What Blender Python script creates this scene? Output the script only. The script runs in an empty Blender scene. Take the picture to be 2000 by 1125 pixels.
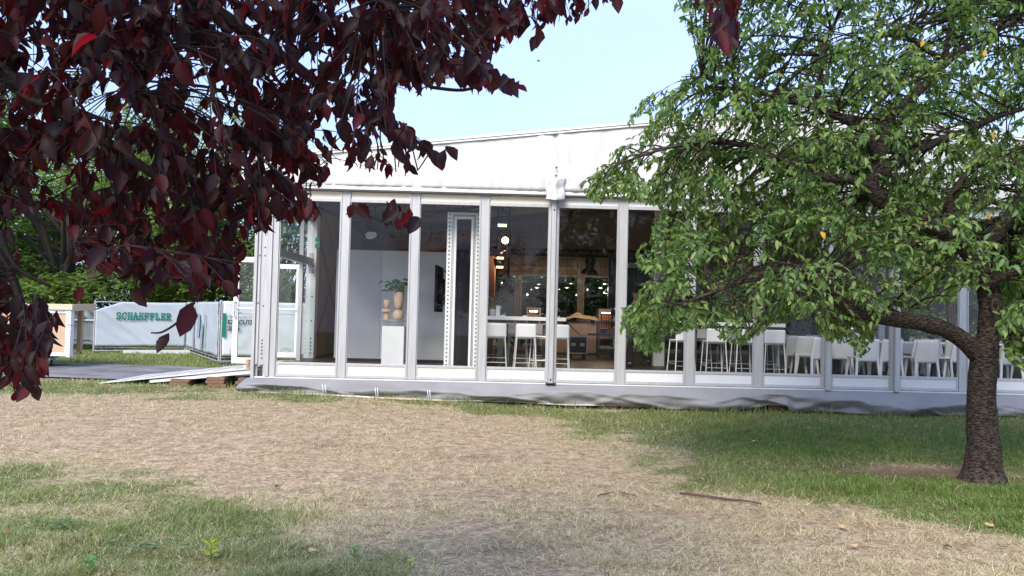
import bpy, math, random
import numpy as np
from mathutils import Vector, Matrix, noise as mnoise
R = math.radians
scene = bpy.context.scene
COL = scene.collection
random.seed(7)

# ------------------------------------------------------------------ camera
F, YAW, PITCH, ROLL = 1600.0, 0.021205, 0.032608, 0.024359
CAMZ = 1.6
def _basis():
    cy, sy, cp, sp = math.cos(YAW), math.sin(YAW), math.cos(PITCH), math.sin(PITCH)
    f = np.array([sy*cp, cy*cp, sp]); r = np.array([cy, -sy, 0.0]); u = np.cross(r, f)
    c, s = math.cos(ROLL), math.sin(ROLL)
    return r*c+u*s, -r*s+u*c, f
CR, CU, CF = _basis()
cam = bpy.data.cameras.new('camera')
cam.sensor_width = 36; cam.lens = 36*F/2000; cam.clip_start = .05; cam.clip_end = 500
camo = bpy.data.objects.new('camera', cam); COL.objects.link(camo)
m = Matrix.Identity(4)
for i in range(3):
    m[i][0], m[i][1], m[i][2] = CR[i], CU[i], -CF[i]
m[2][3] = CAMZ
camo.matrix_world = m
scene.camera = camo

# ------------------------------------------------------------------ light
SUN_EL, SUN_ROT = R(39), R(200)      # sun high, behind the photographer's left shoulder
w = bpy.data.worlds.new('World'); scene.world = w; w.use_nodes = True
nt = w.node_tree; nt.nodes.clear()
out = nt.nodes.new('ShaderNodeOutputWorld'); bg = nt.nodes.new('ShaderNodeBackground')
sky = nt.nodes.new('ShaderNodeTexSky'); sky.sky_type = 'NISHITA'; sky.sun_disc = False
sky.sun_elevation = SUN_EL; sky.sun_rotation = SUN_ROT; sky.air_density = 1.0; sky.dust_density = 1.2
tc = nt.nodes.new('ShaderNodeTexCoord'); mp = nt.nodes.new('ShaderNodeMapping')
mp.inputs['Scale'].default_value = (1.2, 1.2, 3.0); mp.inputs['Location'].default_value = (3.1, 0.4, 0.7)
nz = nt.nodes.new('ShaderNodeTexNoise'); nz.inputs['Scale'].default_value = 1.6; nz.inputs['Detail'].default_value = 6
rp = nt.nodes.new('ShaderNodeValToRGB'); rp.color_ramp.elements[0].position = .30; rp.color_ramp.elements[1].position = .72
rp.color_ramp.elements[0].color = (.38, .38, .38, 1); rp.color_ramp.elements[1].color = (.88, .88, .88, 1)
mx = nt.nodes.new('ShaderNodeMixRGB'); mx.inputs[2].default_value = (3.5, 4.6, 8.2, 1)   # thin high cloud
L = nt.links
L.new(tc.outputs['Generated'], mp.inputs['Vector']); L.new(mp.outputs[0], nz.inputs['Vector'])
L.new(nz.outputs['Fac'], rp.inputs[0]); L.new(rp.outputs[0], mx.inputs[0])
L.new(sky.outputs[0], mx.inputs[1]); L.new(mx.outputs[0], bg.inputs[0]); L.new(bg.outputs[0], out.inputs[0])
bg.inputs[1].default_value = 0.125
sl = bpy.data.lights.new('sun', 'SUN'); sl.energy = 2.55; sl.angle = R(28); sl.color = (1, .90, .76)
so = bpy.data.objects.new('sun', sl); COL.objects.link(so)
# Nishita: rotation measured from +Y towards +X
sd = Vector((math.sin(SUN_ROT)*math.cos(SUN_EL), math.cos(SUN_ROT)*math.cos(SUN_EL), math.sin(SUN_EL)))
so.rotation_euler = sd.to_track_quat('Z', 'Y').to_euler()
so.location = (-6, -10, 25)
scene.view_settings.view_transform = 'Standard'; scene.view_settings.look = 'None'
scene.view_settings.exposure = 0.9; scene.view_settings.gamma = 1
scene.cycles.transparent_max_bounces = 32; scene.cycles.max_bounces = 8

# ------------------------------------------------------------------ helpers
def W(px, py, Y):
    """the point of the plane y=Y that the photograph shows at pixel px, py (2000 px scale)"""
    d = CF*F + CR*(px-1000) + CU*(562.5-py)
    k = Y/d[1]
    return Vector((d[0]*k, Y, CAMZ+d[2]*k))
def Wn(px, py, Y):
    d = CF[None]*F + CR[None]*(px-1000)[:, None] + CU[None]*(562.5-py)[:, None]
    p = d*(Y/d[:, 1])[:, None]; p[:, 2] += CAMZ
    return p
def PX(P):
    q = np.array(P, float).reshape(-1, 3)-np.array([0, 0, CAMZ]); z = q@CF
    z = np.where(np.abs(z) < 1e-6, 1e-6, z)
    return np.stack([1000+F*(q@CR)/z, 562.5-F*(q@CU)/z], 1)
def X(px, Y): return W(px, 615, Y).x
def sst(a, b, x):
    t = np.clip((x-a)/(b-a), 0, 1); return t*t*(3-2*t)
def gh(x, y):
    x = np.asarray(x, float); y = np.asarray(y, float)
    z = .135*sst(1.5, -4.4, x)*sst(6, 14, y) - .035*sst(-1, 2, x)*sst(8, 14, y)
    z = z + .012*np.sin(x*1.7+y*.6)*np.cos(y*1.3-x*.4) + .006*np.sin(x*5.1+1)*np.sin(y*4.3)
    return z
def GZ(x, y): return float(gh(x, y))

class MB:
    def __init__(s): s.v = []; s.f = []
    def add(s, vs, fs):
        n = len(s.v); s.v += [tuple(v) for v in vs]; s.f += [tuple(i+n for i in f) for f in fs]; return s
    def box(s, x0, x1, y0, y1, z0, z1):
        return s.add([(x0,y0,z0),(x1,y0,z0),(x1,y1,z0),(x0,y1,z0),(x0,y0,z1),(x1,y0,z1),(x1,y1,z1),(x0,y1,z1)],
                     [(0,3,2,1),(4,5,6,7),(0,1,5,4),(1,2,6,5),(2,3,7,6),(3,0,4,7)])
    def cbox(s, c, sz, rot=None):
        vs = []
        for k in range(8):
            v = Vector(((k & 1)-.5, ((k >> 1) & 1)-.5, (k >> 2)-.5)); v = Vector((v.x*sz[0], v.y*sz[1], v.z*sz[2]))
            if rot is not None: v = rot @ v
            vs.append(v+Vector(c))
        return s.add(vs, [(0,2,3,1),(4,5,7,6),(0,1,5,4),(1,3,7,5),(3,2,6,7),(2,0,4,6)])
    def beam(s, a, b, wx, wz, up=(0,0,1)):
        a, b = Vector(a), Vector(b); d = (b-a).normalized(); u = Vector(up)
        r = d.cross(u).normalized(); u = r.cross(d)
        vs = []
        for p in (a, b):
            for i, j in ((-1,-1),(1,-1),(1,1),(-1,1)): vs.append(p+r*(i*wx/2)+u*(j*wz/2))
        return s.add(vs, [(0,1,2,3),(7,6,5,4),(0,4,5,1),(1,5,6,2),(2,6,7,3),(3,7,4,0)])
    def tube(s, pts, rad, n=8, cap=True):
        pts = [Vector(p) for p in pts]
        if not hasattr(rad, '__len__'): rad = [rad]*len(pts)
        base = len(s.v); ref = None
        for i, p in enumerate(pts):
            a = pts[max(0, i-1)]; b = pts[min(len(pts)-1, i+1)]; d = (b-a)
            d = d.normalized() if d.length > 1e-9 else Vector((0,0,1))
            if ref is None:
                ref = d.cross(Vector((0,0,1)));
                if ref.length < .1: ref = d.cross(Vector((0,1,0)))
                ref.normalize()
            e = d.cross(ref); e.normalize(); ref = e.cross(d).normalized()
            for k in range(n):
                t = 2*math.pi*k/n; s.v.append(tuple(p+(ref*math.cos(t)+e*math.sin(t))*rad[i]))
        for i in range(len(pts)-1):
            for k in range(n):
                a = base+i*n+k; b = base+i*n+(k+1) % n
                s.f.append((a, b, b+n, a+n))
        if cap:
            s.f.append(tuple(base+k for k in range(n))[::-1]); s.f.append(tuple(base+(len(pts)-1)*n+k for k in range(n)))
        return s
    def lathe(s, prof, c=(0,0,0), n=20, axis='z'):
        base = len(s.v); c = Vector(c)
        for r, z in prof:
            for k in range(n):
                t = 2*math.pi*k/n; x, y = r*math.cos(t), r*math.sin(t)
                v = {'z': (x, y, z), 'y': (x, z, y), 'x': (z, x, y)}[axis]
                s.v.append(tuple(c+Vector(v)))
        for i in range(len(prof)-1):
            for k in range(n):
                a = base+i*n+k; b = base+i*n+(k+1) % n; s.f.append((a, b, b+n, a+n))
        s.f.append(tuple(base+k for k in range(n))[::-1]); s.f.append(tuple(base+(len(prof)-1)*n+k for k in range(n)))
        return s
    def grid(s, fn, nu, nv):
        base = len(s.v)
        for i in range(nu+1):
            for j in range(nv+1): s.v.append(tuple(fn(i/nu, j/nv)))
        for i in range(nu):
            for j in range(nv):
                a = base+i*(nv+1)+j; s.f.append((a, a+nv+1, a+nv+2, a+1))
        return s
    def poly(s, pts, t):       # flat outline extruded by vector t
        n = len(pts); t = Vector(t)
        vs = [Vector(p) for p in pts]+[Vector(p)+t for p in pts]
        return s.add(vs, [tuple(range(n))[::-1], tuple(range(n, 2*n))]+[(i, (i+1) % n, (i+1) % n+n, i+n) for i in range(n)])
    def build(s, name, mat, parent=None, smooth=False, bevel=0, solid=0, world=True):
        me = bpy.data.meshes.new(name); off = parent.location if (parent and world) else Vector((0,0,0))
        if parent and parent.parent and world: off = off+parent.parent.location
        me.from_pydata([(v[0]-off[0], v[1]-off[1], v[2]-off[2]) for v in s.v], [], s.f); me.update()
        o = bpy.data.objects.new(name, me); COL.objects.link(o); me.materials.append(mat)
        if parent: o.parent = parent
        if smooth: me.shade_smooth()
        if solid:
            q = o.modifiers.new('solid', 'SOLIDIFY'); q.thickness = solid; q.offset = 0
        if bevel:
            q = o.modifiers.new('bevel', 'BEVEL'); q.width = bevel; q.segments = 2; q.limit_method = 'ANGLE'
        return o
def tag(o, label=None, cat=None, group=None, kind=None):
    if label: o['label'] = label
    if cat: o['category'] = cat
    if group: o['group'] = group
    if kind: o['kind'] = kind
    return o
def thing(name, label, cat, loc=(0,0,0), rz=0, group=None):
    o = bpy.data.objects.new(name, None); o.empty_display_size = .1; COL.objects.link(o)
    o.location = loc; o.rotation_euler = (0,0,rz); return tag(o, label, cat, group)
def kids(o): return [c for c in COL.objects if c.parent == o]
def dup(o, loc, rz, label, group=None):
    r = o.copy(); COL.objects.link(r); r.location = loc; r.rotation_euler = (0,0,rz); r['label'] = label
    if group: r['group'] = group
    def rec(a, b):
        for ch in kids(a):
            c = ch.copy(); COL.objects.link(c); c.parent = b; rec(ch, c)
    rec(o, r); return r

# ------------------------------------------------------------------ materials
def mat(name, col, rough=.5, metal=0, ns=0, na=.2, bump=0, bs=40, spec=.5, stretch=None, emit=0, col2=None):
    m = bpy.data.materials.new(name); m.use_nodes = True; n = m.node_tree.nodes; l = m.node_tree.links
    b = n['Principled BSDF']; b.inputs['Roughness'].default_value = rough; b.inputs['Metallic'].default_value = metal
    b.inputs['Specular IOR Level'].default_value = spec
    c = tuple(col)+(1,); b.inputs['Base Color'].default_value = c
    if ns or bump:
        t = n.new('ShaderNodeTexCoord'); mpn = n.new('ShaderNodeMapping'); l.new(t.outputs['Object'], mpn.inputs[0])
        if stretch: mpn.inputs['Scale'].default_value = stretch
    if ns:
        z = n.new('ShaderNodeTexNoise'); z.inputs['Scale'].default_value = ns; z.inputs['Detail'].default_value = 7
        l.new(mpn.outputs[0], z.inputs['Vector'])
        r = n.new('ShaderNodeValToRGB'); r.color_ramp.elements[0].position = .3; r.color_ramp.elements[1].position = .7
        c2 = col2 if col2 else tuple(min(1, x*(1+na)) for x in col)
        r.color_ramp.elements[0].color = tuple(x*(1-na) for x in col)+(1,) if not col2 else c
        r.color_ramp.elements[1].color = tuple(c2)+(1,)
        l.new(z.outputs['Fac'], r.inputs[0]); l.new(r.outputs[0], b.inputs['Base Color'])
    if bump:
        z = n.new('ShaderNodeTexNoise'); z.inputs['Scale'].default_value = bs; z.inputs['Detail'].default_value = 6
        l.new(mpn.outputs[0], z.inputs['Vector'])
        q = n.new('ShaderNodeBump'); q.inputs['Strength'].default_value = bump; q.inputs['Distance'].default_value = .02
        l.new(z.outputs['Fac'], q.inputs['Height']); l.new(q.outputs[0], b.inputs['Normal'])
    if emit:
        b.inputs['Emission Color'].default_value = c; b.inputs['Emission Strength'].default_value = emit
    return m
def leafmat(name, rough=.45, transl=.35, tmul=(1.6, 1.7, .7), spec=.4, backgrey=None):
    m = bpy.data.materials.new(name); m.use_nodes = True; n = m.node_tree.nodes; l = m.node_tree.links
    b = n['Principled BSDF']; b.inputs['Roughness'].default_value = rough; b.inputs['Specular IOR Level'].default_value = spec
    a = n.new('ShaderNodeAttribute'); a.attribute_name = 'Col'
    l.new(a.outputs['Color'], b.inputs['Base Color'])
    t = n.new('ShaderNodeBsdfTranslucent'); mu = n.new('ShaderNodeMixRGB'); mu.blend_type = 'MULTIPLY'; mu.inputs[0].default_value = 1
    mu.inputs[2].default_value = tuple(tmul)+(1,); l.new(a.outputs['Color'], mu.inputs[1]); l.new(mu.outputs[0], t.inputs[0])
    x = n.new('ShaderNodeMixShader'); x.inputs[0].default_value = transl
    l.new(b.outputs[0], x.inputs[1]); l.new(t.outputs[0], x.inputs[2]); l.new(x.outputs[0], n['Material Output'].inputs[0])
    return m
def glassmat(name, tint=(.86,.88,.86), base=.035, k=.7):
    m = bpy.data.materials.new(name); m.use_nodes = True; n = m.node_tree.nodes; l = m.node_tree.links
    n.remove(n['Principled BSDF'])
    t = n.new('ShaderNodeBsdfTransparent'); t.inputs[0].default_value = tuple(tint)+(1,)
    g = n.new('ShaderNodeBsdfGlossy'); g.inputs['Roughness'].default_value = .02
    lw = n.new('ShaderNodeLayerWeight'); pw = n.new('ShaderNodeMath'); pw.operation = 'POWER'; pw.inputs[1].default_value = 4
    ma = n.new('ShaderNodeMath'); ma.operation = 'MULTIPLY_ADD'; ma.inputs[1].default_value = k; ma.inputs[2].default_value = base
    l.new(lw.outputs['Facing'], pw.inputs[0]); l.new(pw.outputs[0], ma.inputs[0])
    x = n.new('ShaderNodeMixShader'); l.new(ma.outputs[0], x.inputs[0]); l.new(t.outputs[0], x.inputs[1]); l.new(g.outputs[0], x.inputs[2])
    l.new(x.outputs[0], n['Material Output'].inputs[0]); return m

M = {}
M['alu'] = mat('aluminium', (.45,.46,.465), .42, .25, 3, .10, .05, 60, stretch=(6,6,.6))
M['aluw'] = mat('white_frame', (.74,.75,.75), .4, 0, 4, .06)
M['pvc'] = mat('white_pvc', (.61,.62,.63), .45, 0, 1.2, .05, .14, 5, stretch=(2.5,1,.35))
M['kick'] = mat('white_panel', (.66,.67,.70), .35, 0, 2, .04)
M['kickc'] = mat('cream_panel', (.74,.69,.57), .4, 0, 3, .05)
M['skirt'] = mat('grey_tarpaulin', (.25,.25,.258), .6, 0, 2, .10, .06, 9, spec=.25)
M['hem'] = mat('white_hem', (.72,.72,.70), .5, 0, 6, .1)
M['dark'] = mat('black_metal', (.018,.018,.02), .45, 0, 6, .3)
M['matte'] = mat('matte_black', (.012,.012,.014), .95, spec=.1)
M['bolt'] = mat('bolt', (.03,.03,.035), .5)
M['glass'] = glassmat('pane_glass', (.94,.95,.94), .03, .7)
M['glassd'] = glassmat('door_glass', (.84,.90,.88), .06, .8)
M['glassb'] = glassmat('back_glass', (.36,.40,.34), .03, .4)
M['floor'] = mat('dark_floor', (.055,.035,.03), .45, 0, 4, .3)
M['liner'] = mat('brown_liner', (.27,.225,.19), .8, 0, 1.2, .16, .25, 3, stretch=(.6,2,1))
M['warmlit'] = mat('warm_lit_liner', (.25,.145,.085), .8, 0, 1.5, .3, .2, 4, stretch=(.4,1,5))  # liner fabric with warm lamp light painted into its brown
M['rafter'] = mat('dull_rafter', (.22,.20,.19), .6, 0, 2, .2)
M['grey'] = mat('grey_partition', (.52,.52,.54), .6, 0, 1.2, .05)
M['greyl'] = mat('pale_grey_partition', (.62,.63,.62), .6, 0, 1.2, .05)
M['white'] = mat('white_plastic', (.78,.80,.81), .35, 0, 5, .03)
M['whitef'] = mat('white_furniture', (.72,.74,.75), .4, 0, 5, .04)
M['steel'] = mat('steel_tube', (.55,.55,.55), .35, .6, 5, .1)
M['dgrey'] = mat('dark_grey', (.07,.07,.07), .5, 0, 4, .2)
M['beige'] = mat('beige_ceramic', (.52,.38,.27), .7, 0, 14, .12, .1, 30)
M['wood'] = mat('light_wood', (.50,.33,.18), .6, 0, 5, .22, .1, 20, stretch=(1,8,8))
M['ply'] = mat('plywood', (.52,.36,.23), .6, 0, 5, .12, .1, 30, stretch=(6,6,1))
M['palew'] = mat('pale_timber', (.66,.52,.36), .6, 0, 6, .16, .1, 30, stretch=(1,8,8))
M['oldw'] = mat('weathered_wood', (.19,.11,.065), .8, 0, 9, .35, .3, 30, stretch=(2,10,10))
M['redw'] = mat('brown_panel', (.10,.05,.035), .6, 0, 5, .25, stretch=(14,14,.6))
M['counter'] = mat('counter_wood', (.55,.36,.23), .5, 0, 4, .12)
M['paper'] = mat('brown_paper', (.50,.36,.22), .8, 0, 8, .15, .3, 9)
M['screen'] = mat('dark_screen', (.018,.035,.05), .25, 0, 1.5, .3)
M['banner'] = mat('grey_banner', (.42,.47,.52), .6, 0, 1.1, .06, .12, 4)
M['bannerw'] = mat('white_banner', (.66,.70,.76), .6, 0, 1.1, .05, .12, 4)
M['green'] = mat('green_print', (.0,.20,.13), .6); M['dkgreen'] = mat('dark_green_print', (.005,.07,.06), .6)
M['sign'] = mat('exit_green', (.01,.25,.12), .5)
M['greyp'] = mat('grey_print', (.30,.31,.33), .6); M['bluep'] = mat('blue_grey_print', (.24,.33,.42), .6, 0, 8, .2)
M['plate'] = mat('grey_plate', (.17,.17,.18), .7, 0, 2.5, .22, .2, 14)
M['rampm'] = mat('ramp_plate', (.60,.59,.55), .6, 0, 3, .14, .1, 20)
M['bin'] = mat('bin_grey', (.16,.18,.20), .45, 0, 3, .12)
M['blue'] = mat('blue_paint', (.03,.16,.42), .4, 0, 6, .2)
M['rubber'] = mat('rubber', (.03,.03,.03), .8)
M['galv'] = mat('galvanised', (.45,.46,.47), .5, .4, 8, .12)
M['cup'] = mat('cardboard_cup', (.45,.27,.15), .7, 0, 8, .1)
M['petw'] = glassmat('bottle_plastic', (.80,.88,.86), .1, .8)
M['orange'] = mat('orange_drink', (.65,.16,.02), .3, 0, 8, .3)
M['led'] = mat('warm_led', (1, .66, .30), .4, emit=3)
M['ledh'] = mat('bright_lamp', (1, .66, .28), .4, emit=12)
M['ledw'] = mat('cool_led', (.93, 1, .85), .4, emit=3.0)
M['bulb'] = mat('lamp_glow', (1, .93, .8), .4, emit=1.3)
M['soil'] = mat('dark_soil', (.09,.055,.035), .95, 0, 18, .4, .8, 30)
M['stick'] = mat('dry_stick', (.10,.06,.05), .8, 0, 20, .3)
M['bark'] = mat('cherry_bark', (.018,.013,.011), .85, 0, 12, .0, 1.0, 16, spec=.15, stretch=(2.2,2.2,7), col2=(.095,.073,.06))
for _n in M['bark'].node_tree.nodes:
    if _n.type == 'VALTORGB': _n.color_ramp.elements[0].position = .42; _n.color_ramp.elements[1].position = .62
M['barkp'] = mat('plum_bark', (.014,.009,.010), .8, 0, 20, .4, .5, 30)
M['barkb'] = mat('tree_bark', (.05,.04,.03), .85, 0, 5, .4, .8, 8, stretch=(4,4,1))
M['leaf'] = leafmat('cherry_leaf', .52, .42, (1.7,1.8,.6), .25)
M['plum'] = leafmat('plum_leaf', .52, .40, (9.0,1.2,1.6), .28)
M['leafb'] = leafmat('tree_leaf', .55, .5, (1.6,1.6,.6), .3)
M['grass'] = leafmat('grass_blade', .6, .3, (1.4,1.4,.7), .2)
M['plant'] = leafmat('plant_leaf', .4, .25, (1.5,1.6,.6), .4)
M['dryleaf'] = mat('yellow_leaf', (.50,.37,.17), .6, 0, 30, .2)
M['petal'] = mat('pink_leaf', (.45,.10,.16), .6, 0, 30, .2)
M['skin'] = mat('skin', (.45,.27,.19), .5); M['cloth'] = mat('dark_cloth', (.012,.012,.018), .85, 0, 12, .3, .2, 30)
M['red'] = mat('red_cloth', (.10,.015,.02), .7, 0, 25, .4); M['hair'] = mat('hair', (.02,.013,.01), .6)
M['pot'] = mat('dark_pot', (.03,.028,.028), .6)

# ------------------------------------------------------------------ numpy foliage
def np_mesh(name, V, Fs, mt, parent=None, col=None, smooth=True):
    """V (n,3); Fs list of (m,k) index arrays"""
    me = bpy.data.meshes.new(name)
    if parent: V = V-np.array(parent.location)[None]
    me.vertices.add(len(V)); me.vertices.foreach_set('co', V.astype(np.float32).ravel())
    tot = [np.full(len(f), f.shape[1], np.int32) for f in Fs]; tot = np.concatenate(tot)
    loops = np.concatenate([f.ravel() for f in Fs]).astype(np.int32)
    me.loops.add(len(loops)); me.loops.foreach_set('vertex_index', loops)
    me.polygons.add(len(tot)); st = np.concatenate([[0], np.cumsum(tot)[:-1]]).astype(np.int32)
    me.polygons.foreach_set('loop_start', st); me.polygons.foreach_set('loop_total', tot)
    if smooth: me.polygons.foreach_set('use_smooth', np.ones(len(tot), bool))
    me.update(calc_edges=True)
    if col is not None:
        a = me.color_attributes.new('Col', 'FLOAT_COLOR', 'POINT')
        c4 = np.concatenate([col, np.ones((len(col), 1))], 1).astype(np.float32); a.data.foreach_set('color', c4.ravel())
    me.materials.append(mt); o = bpy.data.objects.new(name, me); COL.objects.link(o)
    if parent: o.parent = parent
    return o
def unit(a): return a/np.maximum(np.linalg.norm(a, axis=1, keepdims=True), 1e-9)
ROWS = [(0,.0),(.12,.42),(.32,.92),(.55,1.0),(.75,.72),(.90,.32),(1,.0)]
ROWS_S = [(0,.0),(.3,.9),(.62,.95),(1,.0)]
def leaves(name, P, T, N, Ln, Wd, C, mt, parent=None, rows=ROWS, fold=.22, droop=.18, rng=None, ragged=0., tipdark=None):
    n = len(P); T = unit(T); B = unit(np.cross(T, N)); N = np.cross(B, T)
    vs = []; k = 0
    dr = droop*(.4+1.2*rng.random(n)); fo = fold*(.3+1.4*rng.random(n)); tw = (rng.random(n)-.5)*.5
    for t, wv in rows:
        if wv == 0:
            vs.append(P+T*(Ln*t)[:, None]-N*(Ln*dr*t*t)[:, None])
        else:
            c = P+T*(Ln*t)[:, None]-N*(Ln*dr*t*t)[:, None]
            for sgn in (-1, 0, 1):
                wj = Wd*wv*.5*(1+(rng.random(n)-.5)*ragged) if sgn else Wd*0
                h = wj*fo*2+wj*sgn*tw*t
                vs.append(c+B*(wj*sgn)[:, None]+N*h[:, None] if sgn else c)
    K = len(vs); V = np.stack(vs, 1).reshape(-1, 3)
    q = []; tr = []; inner = len(rows)-2
    tr += [(0,2,1),(0,3,2)]
    for i in range(inner-1):
        a = 1+3*i; q += [(a,a+1,a+4,a+3),(a+1,a+2,a+5,a+4)]
    a = 1+3*(inner-1); tr += [(a,a+1,K-1),(a+1,a+2,K-1)]
    off = (np.arange(n)*K)[:, None, None]
    Fs = [(off+np.array(tr)[None]).reshape(-1, 3)]
    if q: Fs.append((off+np.array(q)[None]).reshape(-1, 4))
    CC = np.repeat(C[:, None, :], K, 1); CC[:, 2:K-1:3] *= 1.5
    return np_mesh(name, V, Fs, mt, parent, CC.reshape(-1, 3))
def rhomb(name, P, T, N, Ln, Wd, C, mt, parent=None):
    n = len(P); T = unit(T); B = unit(np.cross(T, N)); N = np.cross(B, T)
    V = np.stack([P, P+T*(Ln*.5)[:, None]+B*(Wd*.5)[:, None]+N*(Wd*.14)[:, None], P+T*Ln[:, None], P+T*(Ln*.5)[:, None]-B*(Wd*.5)[:, None]+N*(Wd*.14)[:, None]], 1).reshape(-1, 3)
    off = (np.arange(n)*4)[:, None]
    return np_mesh(name, V, [np.concatenate([off+np.array([[0,1,2]]), off+np.array([[0,2,3]])])], mt, parent, np.repeat(C, 4, 0), smooth=False)
def inpoly(pts, poly):
    x, y = pts[:, 0], pts[:, 1]; r = np.zeros(len(pts), bool); n = len(poly)
    for i in range(n):
        x0, y0 = poly[i]; x1, y1 = poly[(i+1) % n]
        if y0 == y1: continue
        c = ((y0 > y) != (y1 > y)) & (x < (x1-x0)*(y-y0)/(y1-y0)+x0); r ^= c
    return r
def pal(rng, n, cols, var=.25):
    c = np.array(cols)[rng.integers(0, len(cols), n)]
    return c*(1+(rng.random((n, 1))-.5)*2*var)

# ------------------------------------------------------------------ ground
def green(x, y):
    """how green (1) or dried out (0) the lawn is"""
    x = np.asarray(x, float); y = np.asarray(y, float)
    ln = np.interp(x, [-6,-5,-2.7,-1.45,-.95,.45,1.5], [9.0,8.3,7.6,6.3,5.7,4.9,4.2])
    a = sst(1.1, -1.0, y-ln)
    lr = np.interp(y, [4,6.07,6.8,7.83,9.2,10.9,12.5], [5.2,3.9,2.75,1.9,1.5,.9,1.2])
    b = sst(-1.2, 2.6, x-lr)*sst(4.6, 6.0, y)
    c = .62*sst(12.1, 13.8, y)*(1-sst(14.6, 30, y)*0)
    far = sst(19, 21, y)
    g = np.maximum(np.maximum(a*.66, b), np.maximum(c, far))
    dirt = np.exp(-(((x-4.7)/1.0)**2+((y-9.0)/.45)**2))
    g = g*(1-.9*dirt)
    n = (fbm(x, y, .9, 5, 5)-.5)*1.5+(fbm(x*.7, y*1.3, 3.2, 9, 3)-.5)*.5
    return np.clip(g*.92+.02+n*(.30+.55*(1-np.abs(2*g-1))), 0, 1)
def groundmat():
    m = bpy.data.materials.new('lawn_ground'); m.use_nodes = True; n = m.node_tree.nodes; l = m.node_tree.links
    b = n['Principled BSDF']; b.inputs['Roughness'].default_value = .95; b.inputs['Specular IOR Level'].default_value = .1
    a = n.new('ShaderNodeAttribute'); a.attribute_name = 'Col'
    t = n.new('ShaderNodeTexCoord')
    def nz(s, d=8, st=None):
        z = n.new('ShaderNodeTexNoise'); z.inputs['Scale'].default_value = s; z.inputs['Detail'].default_value = d
        if st:
            mpp = n.new('ShaderNodeMapping'); mpp.inputs['Scale'].default_value = st; l.new(t.outputs['Object'], mpp.inputs[0]); l.new(mpp.outputs[0], z.inputs['Vector'])
        else: l.new(t.outputs['Object'], z.inputs['Vector'])
        return z
    z1 = nz(1.6, 9); z2 = nz(38, 6, (.6,1,1)); z3 = nz(7, 8)
    ad = n.new('ShaderNodeMath'); ad.operation = 'MULTIPLY_ADD'; ad.inputs[1].default_value = .9; l.new(z1.outputs['Fac'], ad.inputs[0])
    sx = n.new('ShaderNodeSeparateColor'); l.new(a.outputs['Color'], sx.inputs[0])
    l.new(sx.outputs[0], ad.inputs[2])
    rg = n.new('ShaderNodeValToRGB'); e = rg.color_ramp.elements
    e[0].position = .55; e[0].color = (.475,.375,.265,1); e[1].position = 1.25; e[1].color = (.18,.20,.08,1)
    e.new(.8).color = (.44,.375,.25,1); e[-1].position = 1.0
    l.new(ad.outputs[0], rg.inputs[0])
    r2 = n.new('ShaderNodeValToRGB'); r2.color_ramp.elements[0].position = .32; r2.color_ramp.elements[0].color = (.45,.42,.40,1); r2.color_ramp.elements[1].position = .68; r2.color_ramp.elements[1].color = (1.25,1.22,1.12,1)
    l.new(z2.outputs['Fac'], r2.inputs[0])
    r3 = n.new('ShaderNodeValToRGB'); r3.color_ramp.elements[0].position = .3; r3.color_ramp.elements[0].color = (.62,.60,.58,1); r3.color_ramp.elements[1].position = .65; r3.color_ramp.elements[1].color = (1.1,1.1,1.08,1)
    l.new(z3.outputs['Fac'], r3.inputs[0])
    m1 = n.new('ShaderNodeMixRGB'); m1.blend_type = 'MULTIPLY'; m1.inputs[0].default_value = 1; l.new(rg.outputs[0], m1.inputs[1]); l.new(r2.outputs[0], m1.inputs[2])
    m2 = n.new('ShaderNodeMixRGB'); m2.blend_type = 'MULTIPLY'; m2.inputs[0].default_value = 1; l.new(m1.outputs[0], m2.inputs[1]); l.new(r3.outputs[0], m2.inputs[2])
    m3 = n.new('ShaderNodeMixRGB'); m3.inputs[2].default_value = (.10,.065,.042,1); l.new(sx.outputs[1], m3.inputs[0]); l.new(m2.outputs[0], m3.inputs[1])
    l.new(m3.outputs[0], b.inputs['Base Color'])
    q = n.new('ShaderNodeBump'); q.inputs['Strength'].default_value = .8; q.inputs['Distance'].default_value = .02; l.new(z2.outputs['Fac'], q.inputs['Height']); l.new(q.outputs[0], b.inputs['Normal'])
    return m
def vnoise(x, y, seed):
    xi, yi = np.floor(x).astype(np.int64), np.floor(y).astype(np.int64); fx, fy = x-xi, y-yi; fx, fy = fx*fx*(3-2*fx), fy*fy*(3-2*fy)
    def h(a, b):
        v = (a*374761393+b*668265263+seed*974711) & 0xffffffff; v = ((v ^ (v >> 13))*1274126177) & 0xffffffff; return ((v ^ (v >> 16)) & 0xffff)/65535.
    return (h(xi,yi)*(1-fx)+h(xi+1,yi)*fx)*(1-fy)+(h(xi,yi+1)*(1-fx)+h(xi+1,yi+1)*fx)*fy
def fbm(x, y, sc, seed=0, oc=4):
    r = 0; a = .5; t = 0
    for o in range(oc): r = r+a*vnoise(x*sc+17.3*o, y*sc-9.1*o, seed+o); t += a; a *= .55; sc *= 2.1
    return r/t
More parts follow.
